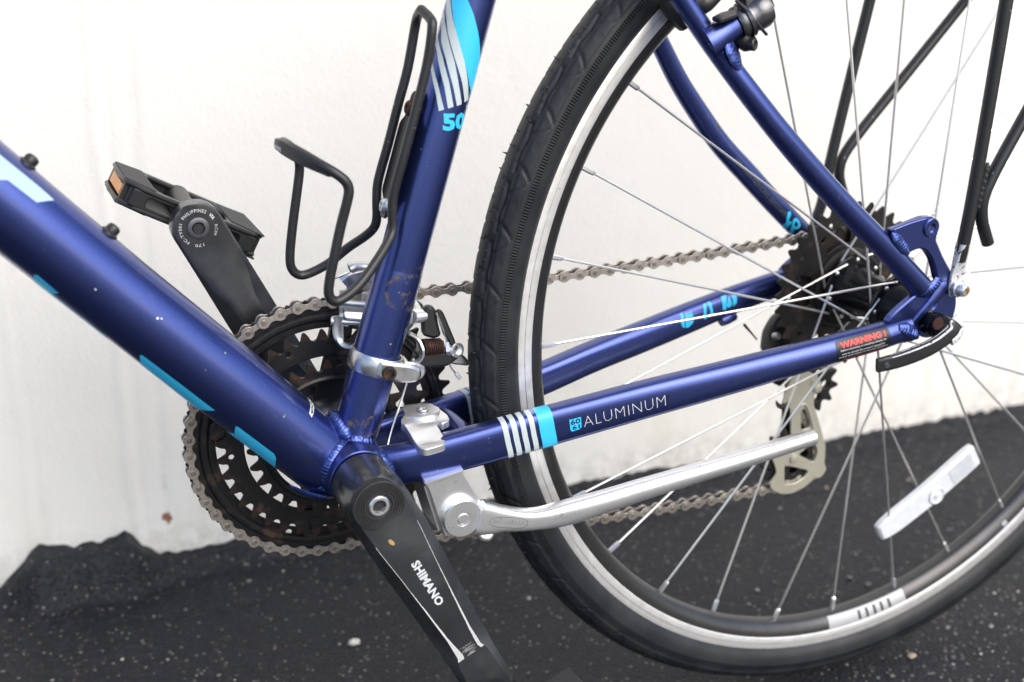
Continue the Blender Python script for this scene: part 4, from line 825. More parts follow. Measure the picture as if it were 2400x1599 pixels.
# cassette
cas = group('cassette', bike)
for T, y_ in ((34, 29.6), (24, 34.6), (22, 39.6), (20, 44.6), (18, 49.6), (16, 54.6), (14, 59.6)):
    Rp = 12.7/2/math.sin(math.pi/T); lp = [shift(gear(T, Rp, 0.31, 2.4, 3.9), AX[0], AX[2]), circle(AX[0], AX[2], 19, 40)]
    if T == 34:
        for k_ in range(5): lp.append(shift(arc_slot(37, 52, 72*k_+20, 72*k_+56, 9), AX[0], AX[2]))
        for k_ in range(10): lp.append(circle(AX[0]+57*math.cos(R_(36*k_+5)), AX[2]+57*math.sin(R_(36*k_+5)), 2.2, 12))
    add('sprocket', plate(lp, y_, 2.0, 0.45), cogm if T == 34 else cogbrown, cas, ang=30)
add('sprocket_carrier', lathe([(26, 17), (25.5, 30), (27, 33), (30, 34), (62, 30), (63, 17)], AX, (0, 1, 0), 40), cogm, cas)
# ------------------------------------------------------------------ pedals
def pedal(C0, a_, n_, ysg, y0, parent, nm):
    """C0: axle point; a_ fore-aft, n_ normal to the platform; runs outward from y0"""
    a_, n_ = np.array(a_, float), np.array(n_, float); Y = np.array([0, float(ysg), 0]); C0 = np.array([C0[0], 0, C0[2]])
    pt = lambda a, y, n: C0+a_*a+n_*n+Y*(y0+y)
    g = group('pedal', bike, nm)
    def slab(loops, nmid, th_, mt, name, bev=1.0):
        v, f = plate2d(loops, th_, bev); return add(name, (np.array([pt(x, y, nmid+z) for x, y, z in v]), f), mt, g, ang=30)
    outer = rounded([(-52, 8), (-40, 0), (40, 0), (52, 8), (54, 40), (52, 68), (40, 76), (-40, 76), (-52, 68), (-54, 40)], 4)
    open1 = rounded([(-26, 9), (24, 9), (28, 38), (24, 67), (-26, 67), (-32, 38)], 5)
    slab([outer, open1], 7.0, 3.4, plasticb, 'platform', 1.2); slab([outer], -7.0, 3.4, plasticb, 'platform', 1.2)
    for a0, a1 in ((-51.5, -30), (27, 51.5)):
        slab([rounded([(a0, 10), (a1, 3), (a1, 73), (a0, 66)], 2)], 8.9, 1.2, gritm, 'grip_pad', 0.5)
        slab([rounded([(a0, 10), (a1, 3), (a1, 73), (a0, 66)], 2)], -8.9, 1.2, gritm, 'grip_pad', 0.5)
    for y_ in (3.0, 73.0):   # side walls with two long slots
        add('side_wall', plate_on([rounded([(-45, -6), (45, -6), (45, 6), (-45, 6)], 1.5)]+([rounded([(-34, -3.4), (-4, -3.4), (-4, 3.4), (-34, 3.4)], 2.5), rounded([(4, -3.4), (34, -3.4), (34, 3.4), (4, 3.4)], 2.5)] if y_ < 10 else []), pt(0, y_, 0), a_, n_, 4.5, 0.8), plasticb, g)
    for s_ in (-1, 1):
        add('end_block', box(pt(s_*42, 38, 0), a_*5, Y*33, n_*5.4), plasticb, g)
        add('pedal_reflector', box(pt(s_*48.0, 37, 0), a_*2.6, Y*23, n_*3.8), amber, g, label='amber pedal reflector')
        for y_ in (10.5, 64.5): add('end_post', box(pt(s_*47.0, y_, 0), a_*3.4, Y*2.0, n_*5.6), plasticb, g)
    add('axle_barrel', lathe([(-14, 6.6), (-6, 7.2), (-5.6, 10.5), (20, 10.0), (55, 9.0), (72, 10.5), (72.2, 2)], pt(0, 0, 0), Y, 28), plasticb, g)
    add('pedal_axle', lathe([(-18, 4.6), (-13, 4.6), (-13, 7.6), (-9, 7.6), (-9, 5)], pt(0, 0, 0), Y, 20), zinc, g)
    return g
pedal(PC, (0.883, 0, -0.469), (0.469, 0, 0.883), 1, 94, None, 'black plastic right pedal with amber reflector')
pedal(CD*170, (0.985, 0, 0.17), (-0.17, 0, 0.985), -1, 101, None, 'black plastic left pedal at the lower edge')
# ------------------------------------------------------------------ bottle cage
bc = group('bottle_cage', bike)
near = [(57.6, 0, 299.4), (59.6, -10, 294.9), (59.1, -15, 289.5), (55.6, -15, 267.6), (47.7, -15, 238.4), (39.8, -15, 211.4), (33.2, -14, 188.4), (31.8, -14, 176.0), (31.8, -14.5, 165.5), (28.9, -17, 159.2), (18.5, -25, 149.3), (3.6, -34, 136.9), (-7.5, -37, 129.9), (-14.6, -38, 128.2), (-18.4, -38.3, 133.2), (-17.6, -38.6, 143), (-14.8, -39, 155.4), (-9.8, -39, 175.5), (-5.2, -40, 192.6), (-4.4, -40, 199.6), (-7.0, -39.5, 204.8), (-13, -37, 209.6), (-19.5, -31, 213.6), (-26, -20, 217.6), (-31.5, -8, 220.4), (-33.6, 0, 221)]
far = [(57.6, 0, 299.4), (58.9, 10, 294.9), (58.7, 15, 287.1), (53.6, 15, 262), (46.5, 15, 238), (39.6, 15, 214), (32.2, 15, 189.8), (30.6, 14, 177.2), (30.4, 14, 165.1), (28.9, 16.5, 157.8), (24.4, 23, 150.6), (15.1, 31, 141.6), (3.0, 36, 130.8), (-9.0, 38, 124.7), (-16.6, 38.4, 123.6), (-21.6, 38.4, 127.6), (-23.2, 38.4, 135.7), (-20.8, 38.8, 154.8), (-16.1, 39, 181.7), (-14.0, 39, 195.2), (-15.0, 36.5, 203), (-19.5, 29, 210.5), (-26, 18, 216.6), (-31.5, 8, 220.4), (-33.6, 0, 221)]
add('cage_wire', wire(near, 3.15, 16, 5), black, bc); add('cage_wire', wire(far, 3.15, 16, 5), black, bc)
# flat mounting plate between the rods, parallel to the seat tube
pu_ = np.array([0.286, 0, 0.958]); py = np.array([0, 1.0, 0]); po = np.array([41.6, 0, 207.0])
pl = rounded([(-40, -5), (-30, -5), (-24, -13), (22, -13), (28, -6), (40, -6), (44, -3), (44, 3), (40, 6), (28, 6), (22, 13), (-24, 13), (-30, 5), (-40, 5)], 3)
add('mounting_plate', plate_on([pl], po, pu_, py, 2.2, 0.5), black, bc)
for q in ((50.2, 0, 238.7), (32.2, 0, 176.3)):
    d_ = np.array([-0.958, 0, 0.286]); q = np.array(q)
    b_ = add('cage_bolt', lathe([(-6, 3), (-0.5, 3), (-0.5, 5.6), (1.2, 5.4), (3.2, 4.0), (3.8, 2.6), (2.4, 2.4), (2.4, 0.1)], q, d_, 24), rust if q[2] > 200 else zinc, bc)
# broad front tab with print: ruled between two rows
TU = [(-35.6, 6.0, 223.6), (-35.2, 0, 224.2), (-33.6, -6, 223.8), (-27.8, -18, 220.8), (-20.8, -29, 216.4), (-13.6, -36.4, 211.4)]
TL = [(-36.0, 6.0, 216.6), (-35.6, 0, 216.2), (-33.8, -6, 214.4), (-28.6, -18, 211.6), (-21.6, -29.6, 209.0), (-14.8, -37, 206.4)]
TUs, TLs = catmull(TU, 5), catmull(TL, 5); V = []
for a, b in zip(TUs, TLs):
    nrm = np.array([a[0]+8, a[1]*0.55, 0]); nrm = np.array([-1, -0.45, 0.1]); nrm /= np.linalg.norm(nrm); c_ = (a+b)/2
    for w_, o_ in ((1.0, 0), (0.9, 1.1), (0, 1.5), (-0.9, 1.1), (-1.0, 0), (-0.9, -1.1), (0, -1.5), (0.9, -1.1)): V.append(c_+(a-b)/2*w_+nrm*o_*1.6)
add('front_tab', (np.array(V), ring_grid(len(TUs), 8)), plasticb, bc)
v, f = text2d('bikesmart', 0.25)
TP = lambda t_, h_: (lambda a, b: b+(a-b)*h_)(np.array([np.interp(t_, np.linspace(0, 1, len(TUs)), TUs[:, k_]) for k_ in range(3)]), np.array([np.interp(t_, np.linspace(0, 1, len(TLs)), TLs[:, k_]) for k_ in range(3)]))
nrm = np.array([-1, -0.45, 0.1])/1.1
add('lettering', (np.array([TP(0.02+x*0.36, 0.22+0.42*y)+nrm*2.7 for x, y in v]), f), letter_w, bc, smooth=False)
# ------------------------------------------------------------------ front derailleur
fd = group('front_derailleur', bike)
S_ax = np.array([0.286, 0, 0.958]); fc = np.array([23.0, 0, 69.6])
V = []; nseg = 60
for i in range(nseg):
    a = 2*math.pi*i/nseg
    tb_ = TB['seat_tube']; e1, e2 = np.array([0, -1.0, 0]), np.array([0.958, 0, -0.286])
    for r_, h_ in ((16.2, -6.4), (18.0, -6.6), (18.6, -5.6), (18.9, 0), (18.6, 5.6), (18.0, 6.6), (16.2, 6.4)): V.append(fc+S_ax*h_+r_*(math.cos(a)*e1+math.sin(a)*e2))
add('clamp_band', (np.array(V), ring_grid(nseg, 7, closed_u=True)), zinc, fd)
ear0 = fc+np.array([0.958, 0, -0.286])*7+np.array([0, -18.2, 0])
add('clamp_ear', plate_on([rounded([(-12, -6), (12, -6.5), (18.5, -4), (20, 0), (18.5, 4.5), (12, 6.5), (-12, 6)], 3)], ear0, np.array([0.958, 0, -0.286]), S_ax, 5, 1.8), zinc, fd)
add('clamp_ear', plate_on([rounded([(2, -6), (12, -6.5), (18.5, -4), (20, 0), (18.5, 4.5), (12, 6.5), (2, 6)], 3)], fc+np.array([0.958, 0, -0.286])*13+np.array([0, -11, 0]), np.array([0.958, 0, -0.286]), S_ax, 3.4, 1.2), zinc, fd)
cb = np.array([25.4, -20.6, 68.2])
add('clamp_bolt', lathe([(-14, 3), (0, 3), (0, 4.8), (2.8, 4.7), (3.2, 4.2), (3.2, 2.8), (1.6, 2.6), (1.6, 0.1)], cb, (0, -1, 0), 24), rust, fd)
# cage plates over the big ring
def ring_strip(r0, r1, a0, a1, k_=14): return [(r1*math.cos(a), r1*math.sin(a)) for a in np.linspace(R_(a0), R_(a1), k_)]+[(r0*math.cos(a), r0*math.sin(a)) for a in np.linspace(R_(a1), R_(a0), k_)]
add('guide_plate', plate([rounded(ring_strip(92, 108, 48, 74), 3)], 47.4, 1.4, 0.4), zinc, fd); add('guide_plate', plate([rounded(ring_strip(98, 116, 46, 78), 3)], 61.5, 1.4, 0.4), zinc, fd)
# rolled top piece
add('rolled_bridge', wire([(16, 47, 112), (22, 46, 116), (34, 45, 116.6), (52, 47, 112)], 1, m=12, flat=(4.0, 5.6)), zinc, fd)
add('rolled_bridge', wire([(20.5, 46, 121.5), (24, 46, 122.5), (33, 47, 121), (46, 49, 117.5)], 4.4, 14, cap=False), zinc, fd)
add('top_flap', plate_on([rounded([(-7, -6), (7, -4), (8, 5), (-2, 7), (-8, 4)], 2)], (14.5, 48, 119.5), np.array([0.94, -0.2, 0.28]), np.array([0.1, 0.97, 0.2]), 1.6, 0.5), zinc, fd)
# parallelogram at the front: pillar, hinge plates and pins
add('pillar', wire([(15.2, 43, 108), (14.6, 43, 97), (14.0, 43, 87), (13.2, 42, 82)], 1, m=12, flat=(1.9, 3.6)), zinc, fd)
add('hinge_plate', wire([(9.2, 40, 90.5), (9.0, 40, 84), (8.6, 39, 76), (10.6, 37, 70.6), (17, 34, 69.4), (25, 29, 70)], 1, m=12, flat=[(2.0, 3.8), (2.0, 3.8), (2.2, 3.6), (3.2, 2.2), (4.2, 1.4), (4.2, 1.4)]), zinc, fd)
for z_, r_ in ((99.5, 2.3), (86.2, 2.0)): add('hinge_pin', cyl((11.0 if z_ > 90 else 5.2, 42, z_+0.4), (34, 33, z_-2), r_, 16), zinc, fd)
add('hinge_pin', lathe([(0, 3.2), (1.8, 3.2), (2.4, 2.4), (2.4, 0.1)], (6.6, 41.4, 86.9), (-0.93, 0.36, 0.06), 18), alu, fd)
add('link_arm', plate_on([rounded([(-2, -4.5), (24, -5), (28, 0), (24, 4), (-2, 4)], 2.5)], (15, 40.5, 94.2), np.array([0.93, -0.36, -0.06]), np.array([0.05, 0, 0.998]), 3.0, 0.8), zinc, fd)
add('link_arm', plate_on([rounded([(-2, -3), (24, -4), (28, 0), (24, 3), (-2, 3)], 2)], (15, 38.5, 91), np.array([0.93, -0.36, -0.06]), np.array([0.0, 0.6, 0.8]), 2.4, 0.8), alu, fd)
# behind the seat tube: pivot, black lever, spring, anchor
add('pivot_plate', wire([(54, 16, 106), (56.5, 15.5, 99), (57.2, 15, 93.4), (57.0, 15, 88)], 1, m=12, flat=[(1.4, 2.2), (1.4, 4.2), (1.6, 5.6), (1.6, 4.6)]), zinc, fd)
add('pivot_pin', cyl((54.8, 13, 93.0), (64.0, 15.5, 92.4), 4.6, 22, 0.6), alu, fd)
add('lever', plate_on([rounded([(-5, 8), (0, 11.5), (5, 9), (6.5, -2), (8.5, -11), (3, -13), (-5, -10)], 2.5)], (66.5, 15, 88.5), (0.97, -0.2, 0), (0, 0.1, 0.99), 9, 2), plasticb, fd)
add('lever', plate_on([rounded([(-1.5, 9), (1.5, 10.5), (4, 8), (11, -11), (13.5, -19), (10.5, -20), (3.4, -8)], 1.6)], (72.5, 12, 86.5), (0.97, -0.2, 0), (0, 0.1, 0.99), 5, 1.4), black, fd)
add('lower_plate', wire([(52, 14, 81), (57.5, 13, 77), (59.8, 12.5, 70), (59.2, 12.5, 64), (55, 12, 59.6), (47, 11, 57.6)], 1, m=12, flat=[(3, 1.3), (3, 1.4), (6.4, 1.4), (6, 1.4), (4.5, 1.3), (3.5, 1.2)]), zinc, fd)
coil = [(61.5+13.5*t_, 11.5+5.2*math.cos(2*math.pi*9*t_), 70.6-1.2*t_+5.2*math.sin(2*math.pi*9*t_)) for t_ in np.linspace(0, 1, 180)]
add('return_spring', wire(coil, 0.72, 6, 1), springm, fd)
add('spring_core', cyl((61, 11.5, 70.6), (76, 11.5, 69.4), 4.2, 18), dark_steel, fd)
add('body_block', plate_on([rounded([(-14, 5), (14, 4), (17, -1), (8, -7), (-16, -6)], 2.5)], (71, 15, 61.5), (0.985, -0.15, 0), (0, 0.05, 1), 14, 2), plasticb, fd)
add('anchor_bolt', lathe([(-6, 4), (0, 4), (0, 5.6), (4.2, 5.5), (4.8, 5.0), (4.8, 3.5), (2.5, 3.4), (2.5, 0.1)], (84.0, 10, 66.4), (0.25, -0.95, 0.1), 24), alu, fd)
add('anchor_washer', lathe([(-1.2, 2), (-1.2, 6.6), (1.2, 6.6), (1.2, 2)], (80.0, 11, 67.2), (0.9, -0.4, 0.1), 6), zinc, fd)
add('anchor_arm', plate_on([rounded([(-6, 5), (4, 4), (12, -4), (13, -9), (2, -7), (-6, -4)], 2.5)], (84, 16, 60), (0.985, -0.15, 0), (0, 0.05, 1), 6, 1.6), zinc, fd)
add('cable', wire([(70.5, 9.5, 95), (74, 9, 86), (78, 9, 75), (79.8, 9, 68), (79.8, 9.5, 61), (81.2, 10, 54), (84.6, 10, 48.8), (87.4, 10, 45.4)], 0.75, 8), steel, fd)
add('cable_tip', cyl((85.2, 10, 48.2), (88.8, 10, 43.2), 1.6, 12, 0.5), letter_w, fd)
add('cable', wire([(50.2, 2, 66), (49.3, 0, 62.7), (34.4, 0, 19.6), (28.9, -5, 7.8)], 0.8, 8, 2), steel, fd)
# ------------------------------------------------------------------ rear derailleur
rd = group('rear_derailleur', bike)
cage_out = [(400.8, -9.6), (405.1, -6.3), (415.1, -6.4), (426.6, -12.7), (431.6, -20.0), (430.9, -25.5), (425.5, -29.4), (425.4, -37.9), (431.1, -50.7), (438.8, -68.8), (444.0, -81.9), (444.9, -99.4), (448.3, -104.3), (443.1, -112.1), (436.1, -111.4), (426.0, -118.3), (412.8, -122.0), (401.9, -120.8), (390.5, -114.6), (387.3, -107.8), (394.0, -98.7), (390.3, -89.5), (387.9, -85.4), (388.8, -75.9), (398.4, -78.8), (405.4, -70.4), (403.9, -58.2), (401.9, -41.3), (398.6, -34.8), (391.8, -32.6), (393.2, -28.2), (396.5, -17.1)]
h1 = [(413.2, -41.3), (416.6, -41.8), (422.8, -54.1), (424.2, -60.4), (414.9, -61.2), (413.0, -45.4)]
h2 = [(426.4, -77.7), (433.3, -78.9), (435.7, -86.6), (432.7, -95.3), (415.1, -84.8)]; h3 = [(401.3, -92.7), (411.0, -95.7), (428.1, -102.5), (424.7, -108.1), (414.4, -112.3), (403.5, -111.5)]
add('cage_plate', plate([rounded(cage_out, 3), rounded(h1, 2), rounded(h2, 2.5), rounded(h3, 2.5)], 34, 1.8, 0.5), goldalu, rd)
add('cage_rib', wire([(409.5, 32.8, -38), (413, 32.6, -36.2), (417.6, 32.8, -39), (423, 32.9, -50), (428.4, 33, -64)], 1.4, 8), goldalu, rd)
add('cage_plate', plate([rounded([(405, -8), (420, -8), (432, -20), (428, -40), (444, -85), (442, -108), (420, -118), (400, -112), (392, -95), (404, -70), (402, -40)], 3)], 46, 1.6, 0.4), dark_steel, rd)
for c_, T in ((JU, 11), (JL, 13)):
    Rp = 12.7/2/math.sin(math.pi/T); lp = [shift(gear(T, Rp, 0.2, 3.0, 4.0), c_[0], c_[2])]
    for k_ in range(5): lp.append(circle(c_[0]+Rp*0.52*math.cos(R_(72*k_)), c_[2]+Rp*0.52*math.sin(R_(72*k_)), Rp*0.17, 12))
    add('jockey_wheel', plate(lp, 39.6, 6, 0.8), cogm, rd)
    add('jockey_bolt', lathe([(-8.6, 0.1), (-8.6, 2.6), (-8.2, 4.0), (-6, 4.2), (-5.4, 3), (6, 3)], c_, (0, 1, 0), 22), goldalu, rd)
# upper jockey wheel seen behind the plate, body and knuckles
add('body_knuckle', lathe([(-8, 6), (-8, 14), (-5, 17), (8, 18), (18, 15), (20, 6)], (432, 62, 30), (0, 1, 0), 32), plasticb, rd)
add('parallelogram', wire([(430, 66, 34), (418, 64, 22), (404, 60, 8), (396, 57, -2)], 1, m=16, flat=[(9, 12), (10, 12), (10, 13), (8, 12)]), plasticb, rd)
add('body_knuckle', lathe([(-12, 5), (-12, 14), (-8, 17), (8, 17), (12, 13), (12, 5)], (402, 54, -6), (0, 1, 0), 32), plasticb, rd)
add('outer_body', wire([(384, 52, 10), (392, 55, 20), (402, 58, 28), (414, 60, 34)], 1, m=16, flat=[(5, 4), (8, 9), (9, 11), (8, 10)]), plasticb, rd)
add('guide_hook', wire([(399, 34, -33), (394, 34, -36), (389, 34, -34.4), (386, 34, -30)], [2.4, 2.6, 2.0, 0.8], 10), dark_steel, rd)
add('cable_end', wire([(372, 50, 22), (366, 50, 28.5), (358, 50, 37)], [0.7, 0.8, 1.3], 8), dark_steel, rd)
add('adjuster', cyl((386, 46, 24), (388, 42, 26), 3.2, 14), zinc, rd)
add('hanger_bolt', cyl((441, 72, 44), (441, 84, 44), 7, 6), dark_steel, rd)
# ------------------------------------------------------------------ kickstand
ks = group('kickstand', bike)
V2 = rounded([(50, 24), (62.7, 22), (68, 12), (71, -10), (69.5, -19), (62.5, -22), (60.5, -15), (58.5, -17), (60, -36), (57, -42), (42, -45), (39.5, -41), (36.5, -12), (39, -5), (47, 5), (47, 14)], 2.2)
v, f = slice2d(np.array(V2), [tuple(range(len(V2)))], 400, 3.0)
zt = lambda y_: 26.4-6.6*sst(-y_, 16, 40)-3*sst(y_, 12, 24)
nv = len(v); Vt = np.array([(x, y_, zt(y_)) for x, y_ in v]); Vb = Vt-np.array([0, 0, 5.0]); bmx = bmesh.new(); BV = [bmx.verts.new(q) for q in Vt]
for q in f: bmx.faces.new([BV[a] for a in q])
ext = bmesh.ops.extrude_face_region(bmx, geom=bmx.faces[:]); bmesh.ops.translate(bmx, verts=[e for e in ext['geom'] if isinstance(e, bmesh.types.BMVert)], vec=(0, 0, -5.0))
bmx.verts.index_update(); tpv = np.array([q.co[:] for q in bmx.verts]); tpf = [tuple(a.index for a in q.verts) for q in bmx.faces]; bmx.free()
tp = add('top_plate', (tpv, tpf), alu, ks, ang=40)
bvm = tp.modifiers.new('edge', 'BEVEL'); bvm.width = 0.0011; bvm.segments = 2; bvm.limit_method = 'ANGLE'; bvm.angle_limit = R_(50)
add('plate_boss', lathe([(-1, 12.6), (2.2, 12.0), (2.6, 11.4), (2.6, 4.4)], (56.2, -0.7, 25.6), (-0.05, 0.05, 0.995), 40), alu, ks)
add('plate_bolt', lathe([(-30, 4), (3, 4), (3.6, 4.6), (4.4, 4.2), (4.4, 2.6), (3.0, 2.4), (3.0, 0.1)], (56.2, -0.7, 25.2), (-0.05, 0.05, 0.995), 20), zinc, ks)
brk = rounded([(43.4, -8), (47, -13.5), (58.5, -52.5), (66, -53.5), (78, -48), (86.5, -32), (74, -9), (72, -4.5)], 2)
add('bracket', plate([shift(brk, -2.2, 2.0)], -40.0, 5.0, 0.8), alu, ks)
add('bracket_flange', wire([(42.6, -38, -6.6), (56, -38, -4.6), (70, -38, -2.2)], 1, m=12, flat=(5.4, 2.0)), alu, ks)
add('bracket', plate([rounded([(44, -8), (60, -54), (76, -50), (84, -32), (72, -5)], 2)], -8, 6, 1.2), alu, ks)
add('bracket_web', box((50, -23, -28), (5.2, 0, -18), (0, 16, 0), (2.0, 0, 0.8)), alu, ks)
kp = np.array([68.0, -43.6, -35.9])
add('pivot_disc', lathe([(2, 13.9), (0.8, 14.0), (-3.6, 14.1), (-4.3, 13.8), (-4.6, 13.4), (-4.6, 12.8), (-4.6, 5.6), (-4.3, 5.5), (-4.3, 4.2), (-4.6, 4.1), (-5.0, 3.6), (-5.0, 0.1)], kp, (0, 1, 0), 64), alu, ks)
add('pivot_seam', lathe([(-4.62, 3.75), (-4.66, 3.4)], kp, (0, 1, 0), 40), dark_steel, ks)
U = [(79.2, -25.8), (86.3, -28.1), (97.9, -32.4), (112.5, -37.2), (125.3, -38.6), (140.1, -36.8), (170.4, -33.6), (206.7, -29.3), (244.1, -25.4), (277.6, -21.6), (316, -17.2), (350.8, -13.4)]
Lw = [(81.5, -50.2), (86.7, -51.6), (94.4, -50.8), (108.0, -52.0), (125.7, -53.4), (145.8, -53.6), (172, -50.6), (206, -45.4), (243, -40.2), (278.8, -35.4), (317, -30.2), (356.5, -24.0)]
ky = [-45.5, -46, -47, -48.5, -49.8, -51, -52, -53, -54, -55, -56, -57]
C_ = [((a[0]+b[0])/2, y_, (a[1]+b[1])/2) for a, b, y_ in zip(U, Lw, ky)]; hw_ = [math.dist(a, b)/2 for a, b in zip(U, Lw)]
legt = Tube(C_, hw_, half_y=[6.0, 6.0, 6.0, 6.2, 6.6, 7.0, 7.0, 7.0, 7.0, 7.0, 6.8, 6.4], expo=[6, 6, 5, 4.5, 4, 3.2, 2.6, 2.4, 2.3, 2.3, 2.3, 2.3], n=70)
ev, ef = tube_mesh(legt, 36)
kleg = add('stand_leg', (ev, ef), alu, ks, ang=50)
add('leg_tip', lathe([(0, 6.0), (1.2, 5.4), (2.2, 3.8), (2.6, 0.2)], np.array(C_[-1])+np.array([-0.4, 0, 0]), np.array(C_[-1])-np.array(C_[-2]), 24), alu, ks)
add('detent', wire([(80, -47, -50), (83, -47, -53.4), (87, -47, -54.4), (90, -47, -52)], [2, 3, 3.4, 2.4], 12), alu, ks)
s0 = 8.0; LT = legt
v, f = text2d('greenfield', -0.1)
engr = mat('engraved_line', (0.16, 0.165, 0.175), 0.6, 0.5)
tube_text('lettering', LT, 'greenfield', (9.5, 0.30), (32.5, 0.36), (9.0, -0.34), engr, ks, off=0.08, bold=-0.28)
ov = []
for t_ in np.linspace(0, 2*math.pi, 61):
    a_ = 21+14.2*np.sign(math.cos(t_))*abs(math.cos(t_))**0.5; b_ = 0.02+0.60*np.sign(math.sin(t_))*abs(math.sin(t_))**0.8; ov.append((a_, b_))
V = []; 
for (a_, b_) in ov: V += [LT.surf(a_, b_, 0.08), LT.surf(21+(a_-21)*0.985, 0.02+(b_-0.02)*0.93, 0.08)]
add('lettering_frame', (np.array(V), [(2*i, 2*i+1, 2*i+3, 2*i+2) for i in range(len(ov)-1)]), engr, ks, smooth=False)
# ------------------------------------------------------------------ luggage rack
rk = group('luggage_rack', bike)
add('rack_strut', wire([(466, -76, 430), (464.6, -76, 350), (463.6, -76, 305.7), (462.0, -76, 228.9), (459.8, -76, 160), (458.2, -75.5, 128), (458.0, -74.5, 116)], [4.8, 4.8, 4.8, 4.8, 4.8, 4.8, 4.4], 18), black, rk)
add('strut_end', wire([(458.3, -75.6, 130), (458.4, -74.6, 118), (458.6, -73.6, 106), (459.0, -73.4, 95), (459.2, -73.4, 88.5)], 1, m=14, flat=[(4.6, 4.6), (3.6, 5.2), (1.7, 6.4), (1.6, 6.6), (1.5, 5.2)]), barewhite, rk)
add('rack_strut', wire([(560, -78, 342), (520, -78, 267), (498.0, -78, 225.7), (484.2, -78, 200.5), (474.5, -78, 181.5), (469.2, -78, 168), (468.2, -78, 157), (471.0, -78, 146), (476, -78, 136), (480.2, -78, 128.4)], 4.6, 18), black, rk)
add('strut_weld', bead([(466.8, -79.0, 191), (465.9, -79.4, 181), (464.6, -79.4, 172), (463.6, -79.4, 163), (463.4, -79.0, 154)], 2.6, (0.1, -1, 0), height=2.6, pitch=4.6), black, rk, ang=50)
rbp = np.array([459.2, -75, 94.5])
add('rack_bolt', lathe([(-6, 3), (0, 3), (0, 6.8), (2.2, 6.8), (2.8, 6.2), (2.8, 5.6), (6.2, 5.2), (8.2, 4.4), (9.0, 3.6), (9.0, 2.6), (6.6, 2.5), (6.6, 0.1)], rbp, (0.12, -0.99, 0), 28), alu, rk)
add('bolt_socket', lathe([(8.9, 2.55), (6.7, 2.5), (6.7, 0.1)], rbp, (0.12, -0.99, 0), 6), brassy, rk)
add('rack_strut', wire([(492, 76, 415), (478.5, 76, 333), (471.7, 76, 293.8), (461.0, 76, 232.1), (452.6, 76, 182), (447.8, 76, 150), (445.5, 76, 128), (441, 76, 112), (440, 75, 98)], 4.6, 18), black, rk)
add('rack_strut', wire([(665, 78, 392), (575.5, 78, 292.2), (538.7, 78, 251.4), (501.8, 78, 210.7), (478.5, 78, 184.8), (464.5, 78, 166), (461.6, 78, 153), (464, 78, 143), (469.5, 78, 131)], 4.5, 18), black, rk)
# ------------------------------------------------------------------ rear brake
br = group('rear_brake', bike)
bo = np.array([239.5, -50, 281.0]); bd = np.array([0.86, -0.14, 0.49]); bd /= np.linalg.norm(bd)
add('brake_boss', lathe([(-4, 11.5), (4, 10.4), (8, 9.2), (14, 9.0), (19, 9.0), (19.4, 5)], bo, bd, 32), paint, br)
sdir = np.array([0.63, -0.12, -0.765]); sdir /= np.linalg.norm(sdir); gw = np.cross(sdir, bd); gw /= np.linalg.norm(gw)
add('boss_gusset', plate_on([rounded([(-6, -4), (24, -4), (23, 3), (11, 13), (-4, 15)], 4)], bo+sdir*2, sdir, bd, 13, 4.2), paint, br, ang=50)
add('weld', bead([bo+sdir*t_+bd*(7-0.16*t_)+np.array([0, -6.4, 0]) for t_ in (3, 9, 15, 21, 25)], 6.6, (0.35, -0.9, 0.2), height=2.6, pitch=3.0), weldm, br, ang=50)
add('spring_plate', plate_on([rounded([(-8, -5), (6, -6), (9, 2), (0, 6), (-9, 4)], 2)], bo+bd*12+np.array([-4.5, -5, 10]), np.array([0.95, 0, 0.3]), np.array([0, 1, 0.1]), 3, 0.8), plasticb, br)
add('brake_pivot', lathe([(19.5, 5), (19.5, 10.8), (21, 11.6), (23, 11.6), (23.4, 10.6), (25, 10.6), (25.4, 12.2), (28, 12.6), (28.5, 11.4), (30, 11.0), (34, 11.8), (39, 12.0), (43, 10.5), (45, 7), (46, 0.2)], bo, bd, 36), pivotm, br)
add('return_spring', wire([bo+bd*24+np.array([-9, -4, 14]), bo+bd*26+np.array([-4, -9, 6]), bo+bd*27+np.array([4, -11, -4]), bo+bd*29+np.array([9, -9, -10])], 1.1, 8), black, br)
add('tension_screw', lathe([(0, 2.8), (3.5, 2.8), (3.5, 4.0), (7.5, 4.2), (8.2, 3.6), (8.2, 2.6), (7.2, 2.0), (7.2, 0.1)], bo+bd*21+np.array([2.5, -5, -12.5]), (0.5, -0.86, 0.06), 16), plasticb, br)
add('screw_lug', wire([bo+bd*22+np.array([-1, -4, -8]), bo+bd*23+np.array([3, -4, -13]), bo+bd*24+np.array([8, -3, -12])], [5, 5.5, 4], 14), black, br)
add('brake_arm', wire([bo+bd*36, bo+bd*34+np.array([-4, 2, 16]), bo+bd*30+np.array([-14, 4, 40]), bo+bd*26+np.array([-24, 8, 90])], 1, m=16, flat=[(7, 12), (6, 10), (6, 9), (5, 8)]), black, br)
add('pad_holder', wire([bo+bd*30+np.array([-20, 8, 14]), bo+bd*26+np.array([-26, 10, 10]), bo+bd*22+np.array([-30, 12, 14])], [4, 7, 5], 14), plasticb, br)
add('brake_pad', wire([(222, -19, 304), (228, -19.5, 297.5), (235, -20, 290.5), (238, -20.5, 286.5)], 1, m=14, flat=[(5.5, 5), (5.5, 5.5), (5.5, 5.5), (4.5, 4.0)]), rubber_dark, br)
add('brake_pad', wire([(218, 19, 306), (226, 19.5, 298), (234, 20, 290), (240, 21, 280)], 1, m=14, flat=[(5.5, 5), (5.5, 5.5), (5.5, 5.5), (4.5, 4.0)]), rubber_dark, br)
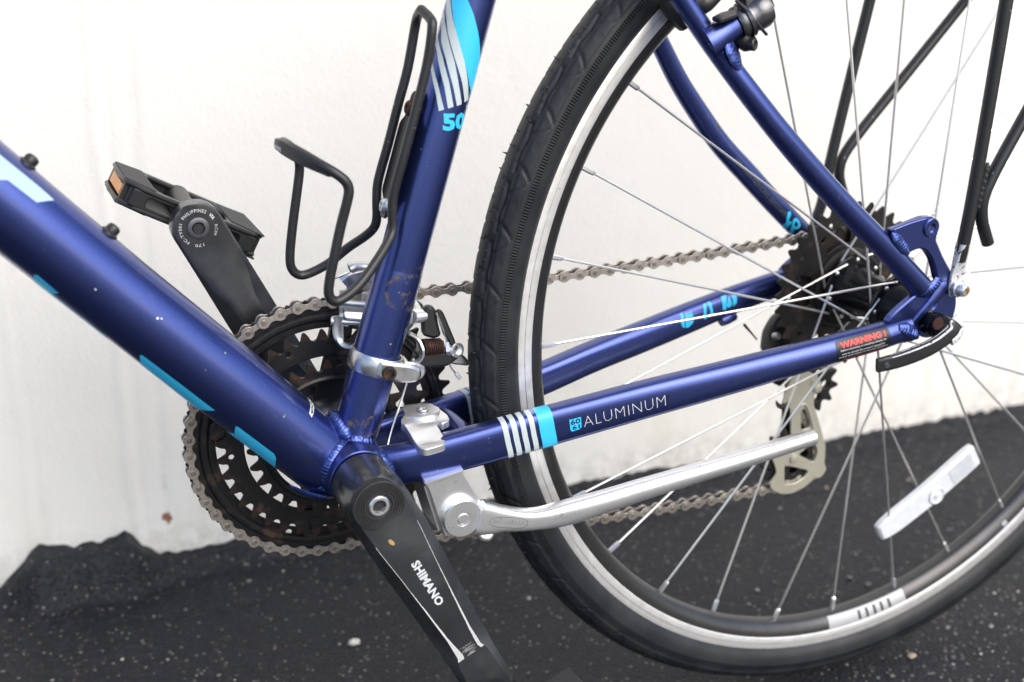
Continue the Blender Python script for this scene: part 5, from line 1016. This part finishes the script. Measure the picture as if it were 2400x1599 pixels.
# ------------------------------------------------------------------ quick release
qr = group('quick_release', bike)
add('cam_housing', lathe([(-68, 6), (-68, 8.6), (-70, 9.6), (-78, 9.8), (-79.5, 9.4), (-79.6, 8.6), (-81, 8.6), (-81.2, 9.4), (-86, 9.0), (-88.5, 7.6), (-89, 0.1)], AX+np.array([0, 0, 0]), (0, 1, 0), 36), hubm, qr)
add('cam_inlay', lathe([(-88.6, 4.9), (-89.2, 4.5), (-89.3, 0.1)], AX+np.array([-0.5, 0, 1.2]), (0.10, 1, -0.05), 28), redcap, qr)
Lp = [(449, -86, 71.0), (445.2, -89, 66.2), (437.5, -91.5, 63.2), (422.2, -94.5, 58.6), (407.3, -94.5, 54.8), (393.4, -93.5, 51.8), (376, -92, 49.6)]
lt = Tube(Lp, [7.0, 6.6, 6.2, 6.0, 6.0, 5.8, 5.4], half_y=[5.0, 4.6, 3.6, 3.0, 2.8, 2.6, 2.2], expo=[3.0, 3.4, 4, 4.4, 4.6, 4.6, 4.6], n=60)
add('release_lever', tube_mesh(lt, 40), black, qr, ang=45)
V = []
for s in np.linspace(1, lt.s[-1]*0.86, 90):
    w_ = np.interp(s/lt.s[-1], [0, 0.25, 0.55, 0.86], [0.5, 0.45, 0.3, 0.1])*rng.uniform(0.75, 1.15); V += [lt.surf(s, 1.62, 0.12), lt.surf(s, 1.14, 0.14), lt.surf(s, 1.12-w_*0.36, 0.12)]
add('worn_edge', (np.array(V), [q for i in range(89) for q in ((3*i, 3*i+1, 3*i+4, 3*i+3), (3*i+1, 3*i+2, 3*i+5, 3*i+4))]), barewhite, qr)
add('lever_fork', wire([(451.5, -84, 75.5), (454, -88, 69.5), (450.5, -91.5, 63.0), (443, -93, 59.6)], 1, m=12, flat=(1.8, 3.2)), barewhite, qr)
tube_text('lettering', lt, 'CLOSE', (lt.s[-1]-9.0, -0.75), (lt.s[-1]-7.4, 0.75), (lt.s[-1]-6.2, -0.85), letter_dim, qr, off=0.12, bold=0.1)
add('skewer_nut', lathe([(68, 5), (68, 9), (76, 9.5), (82, 7), (83, 0.1)], AX, (0, 1, 0), 24), hubm, qr)
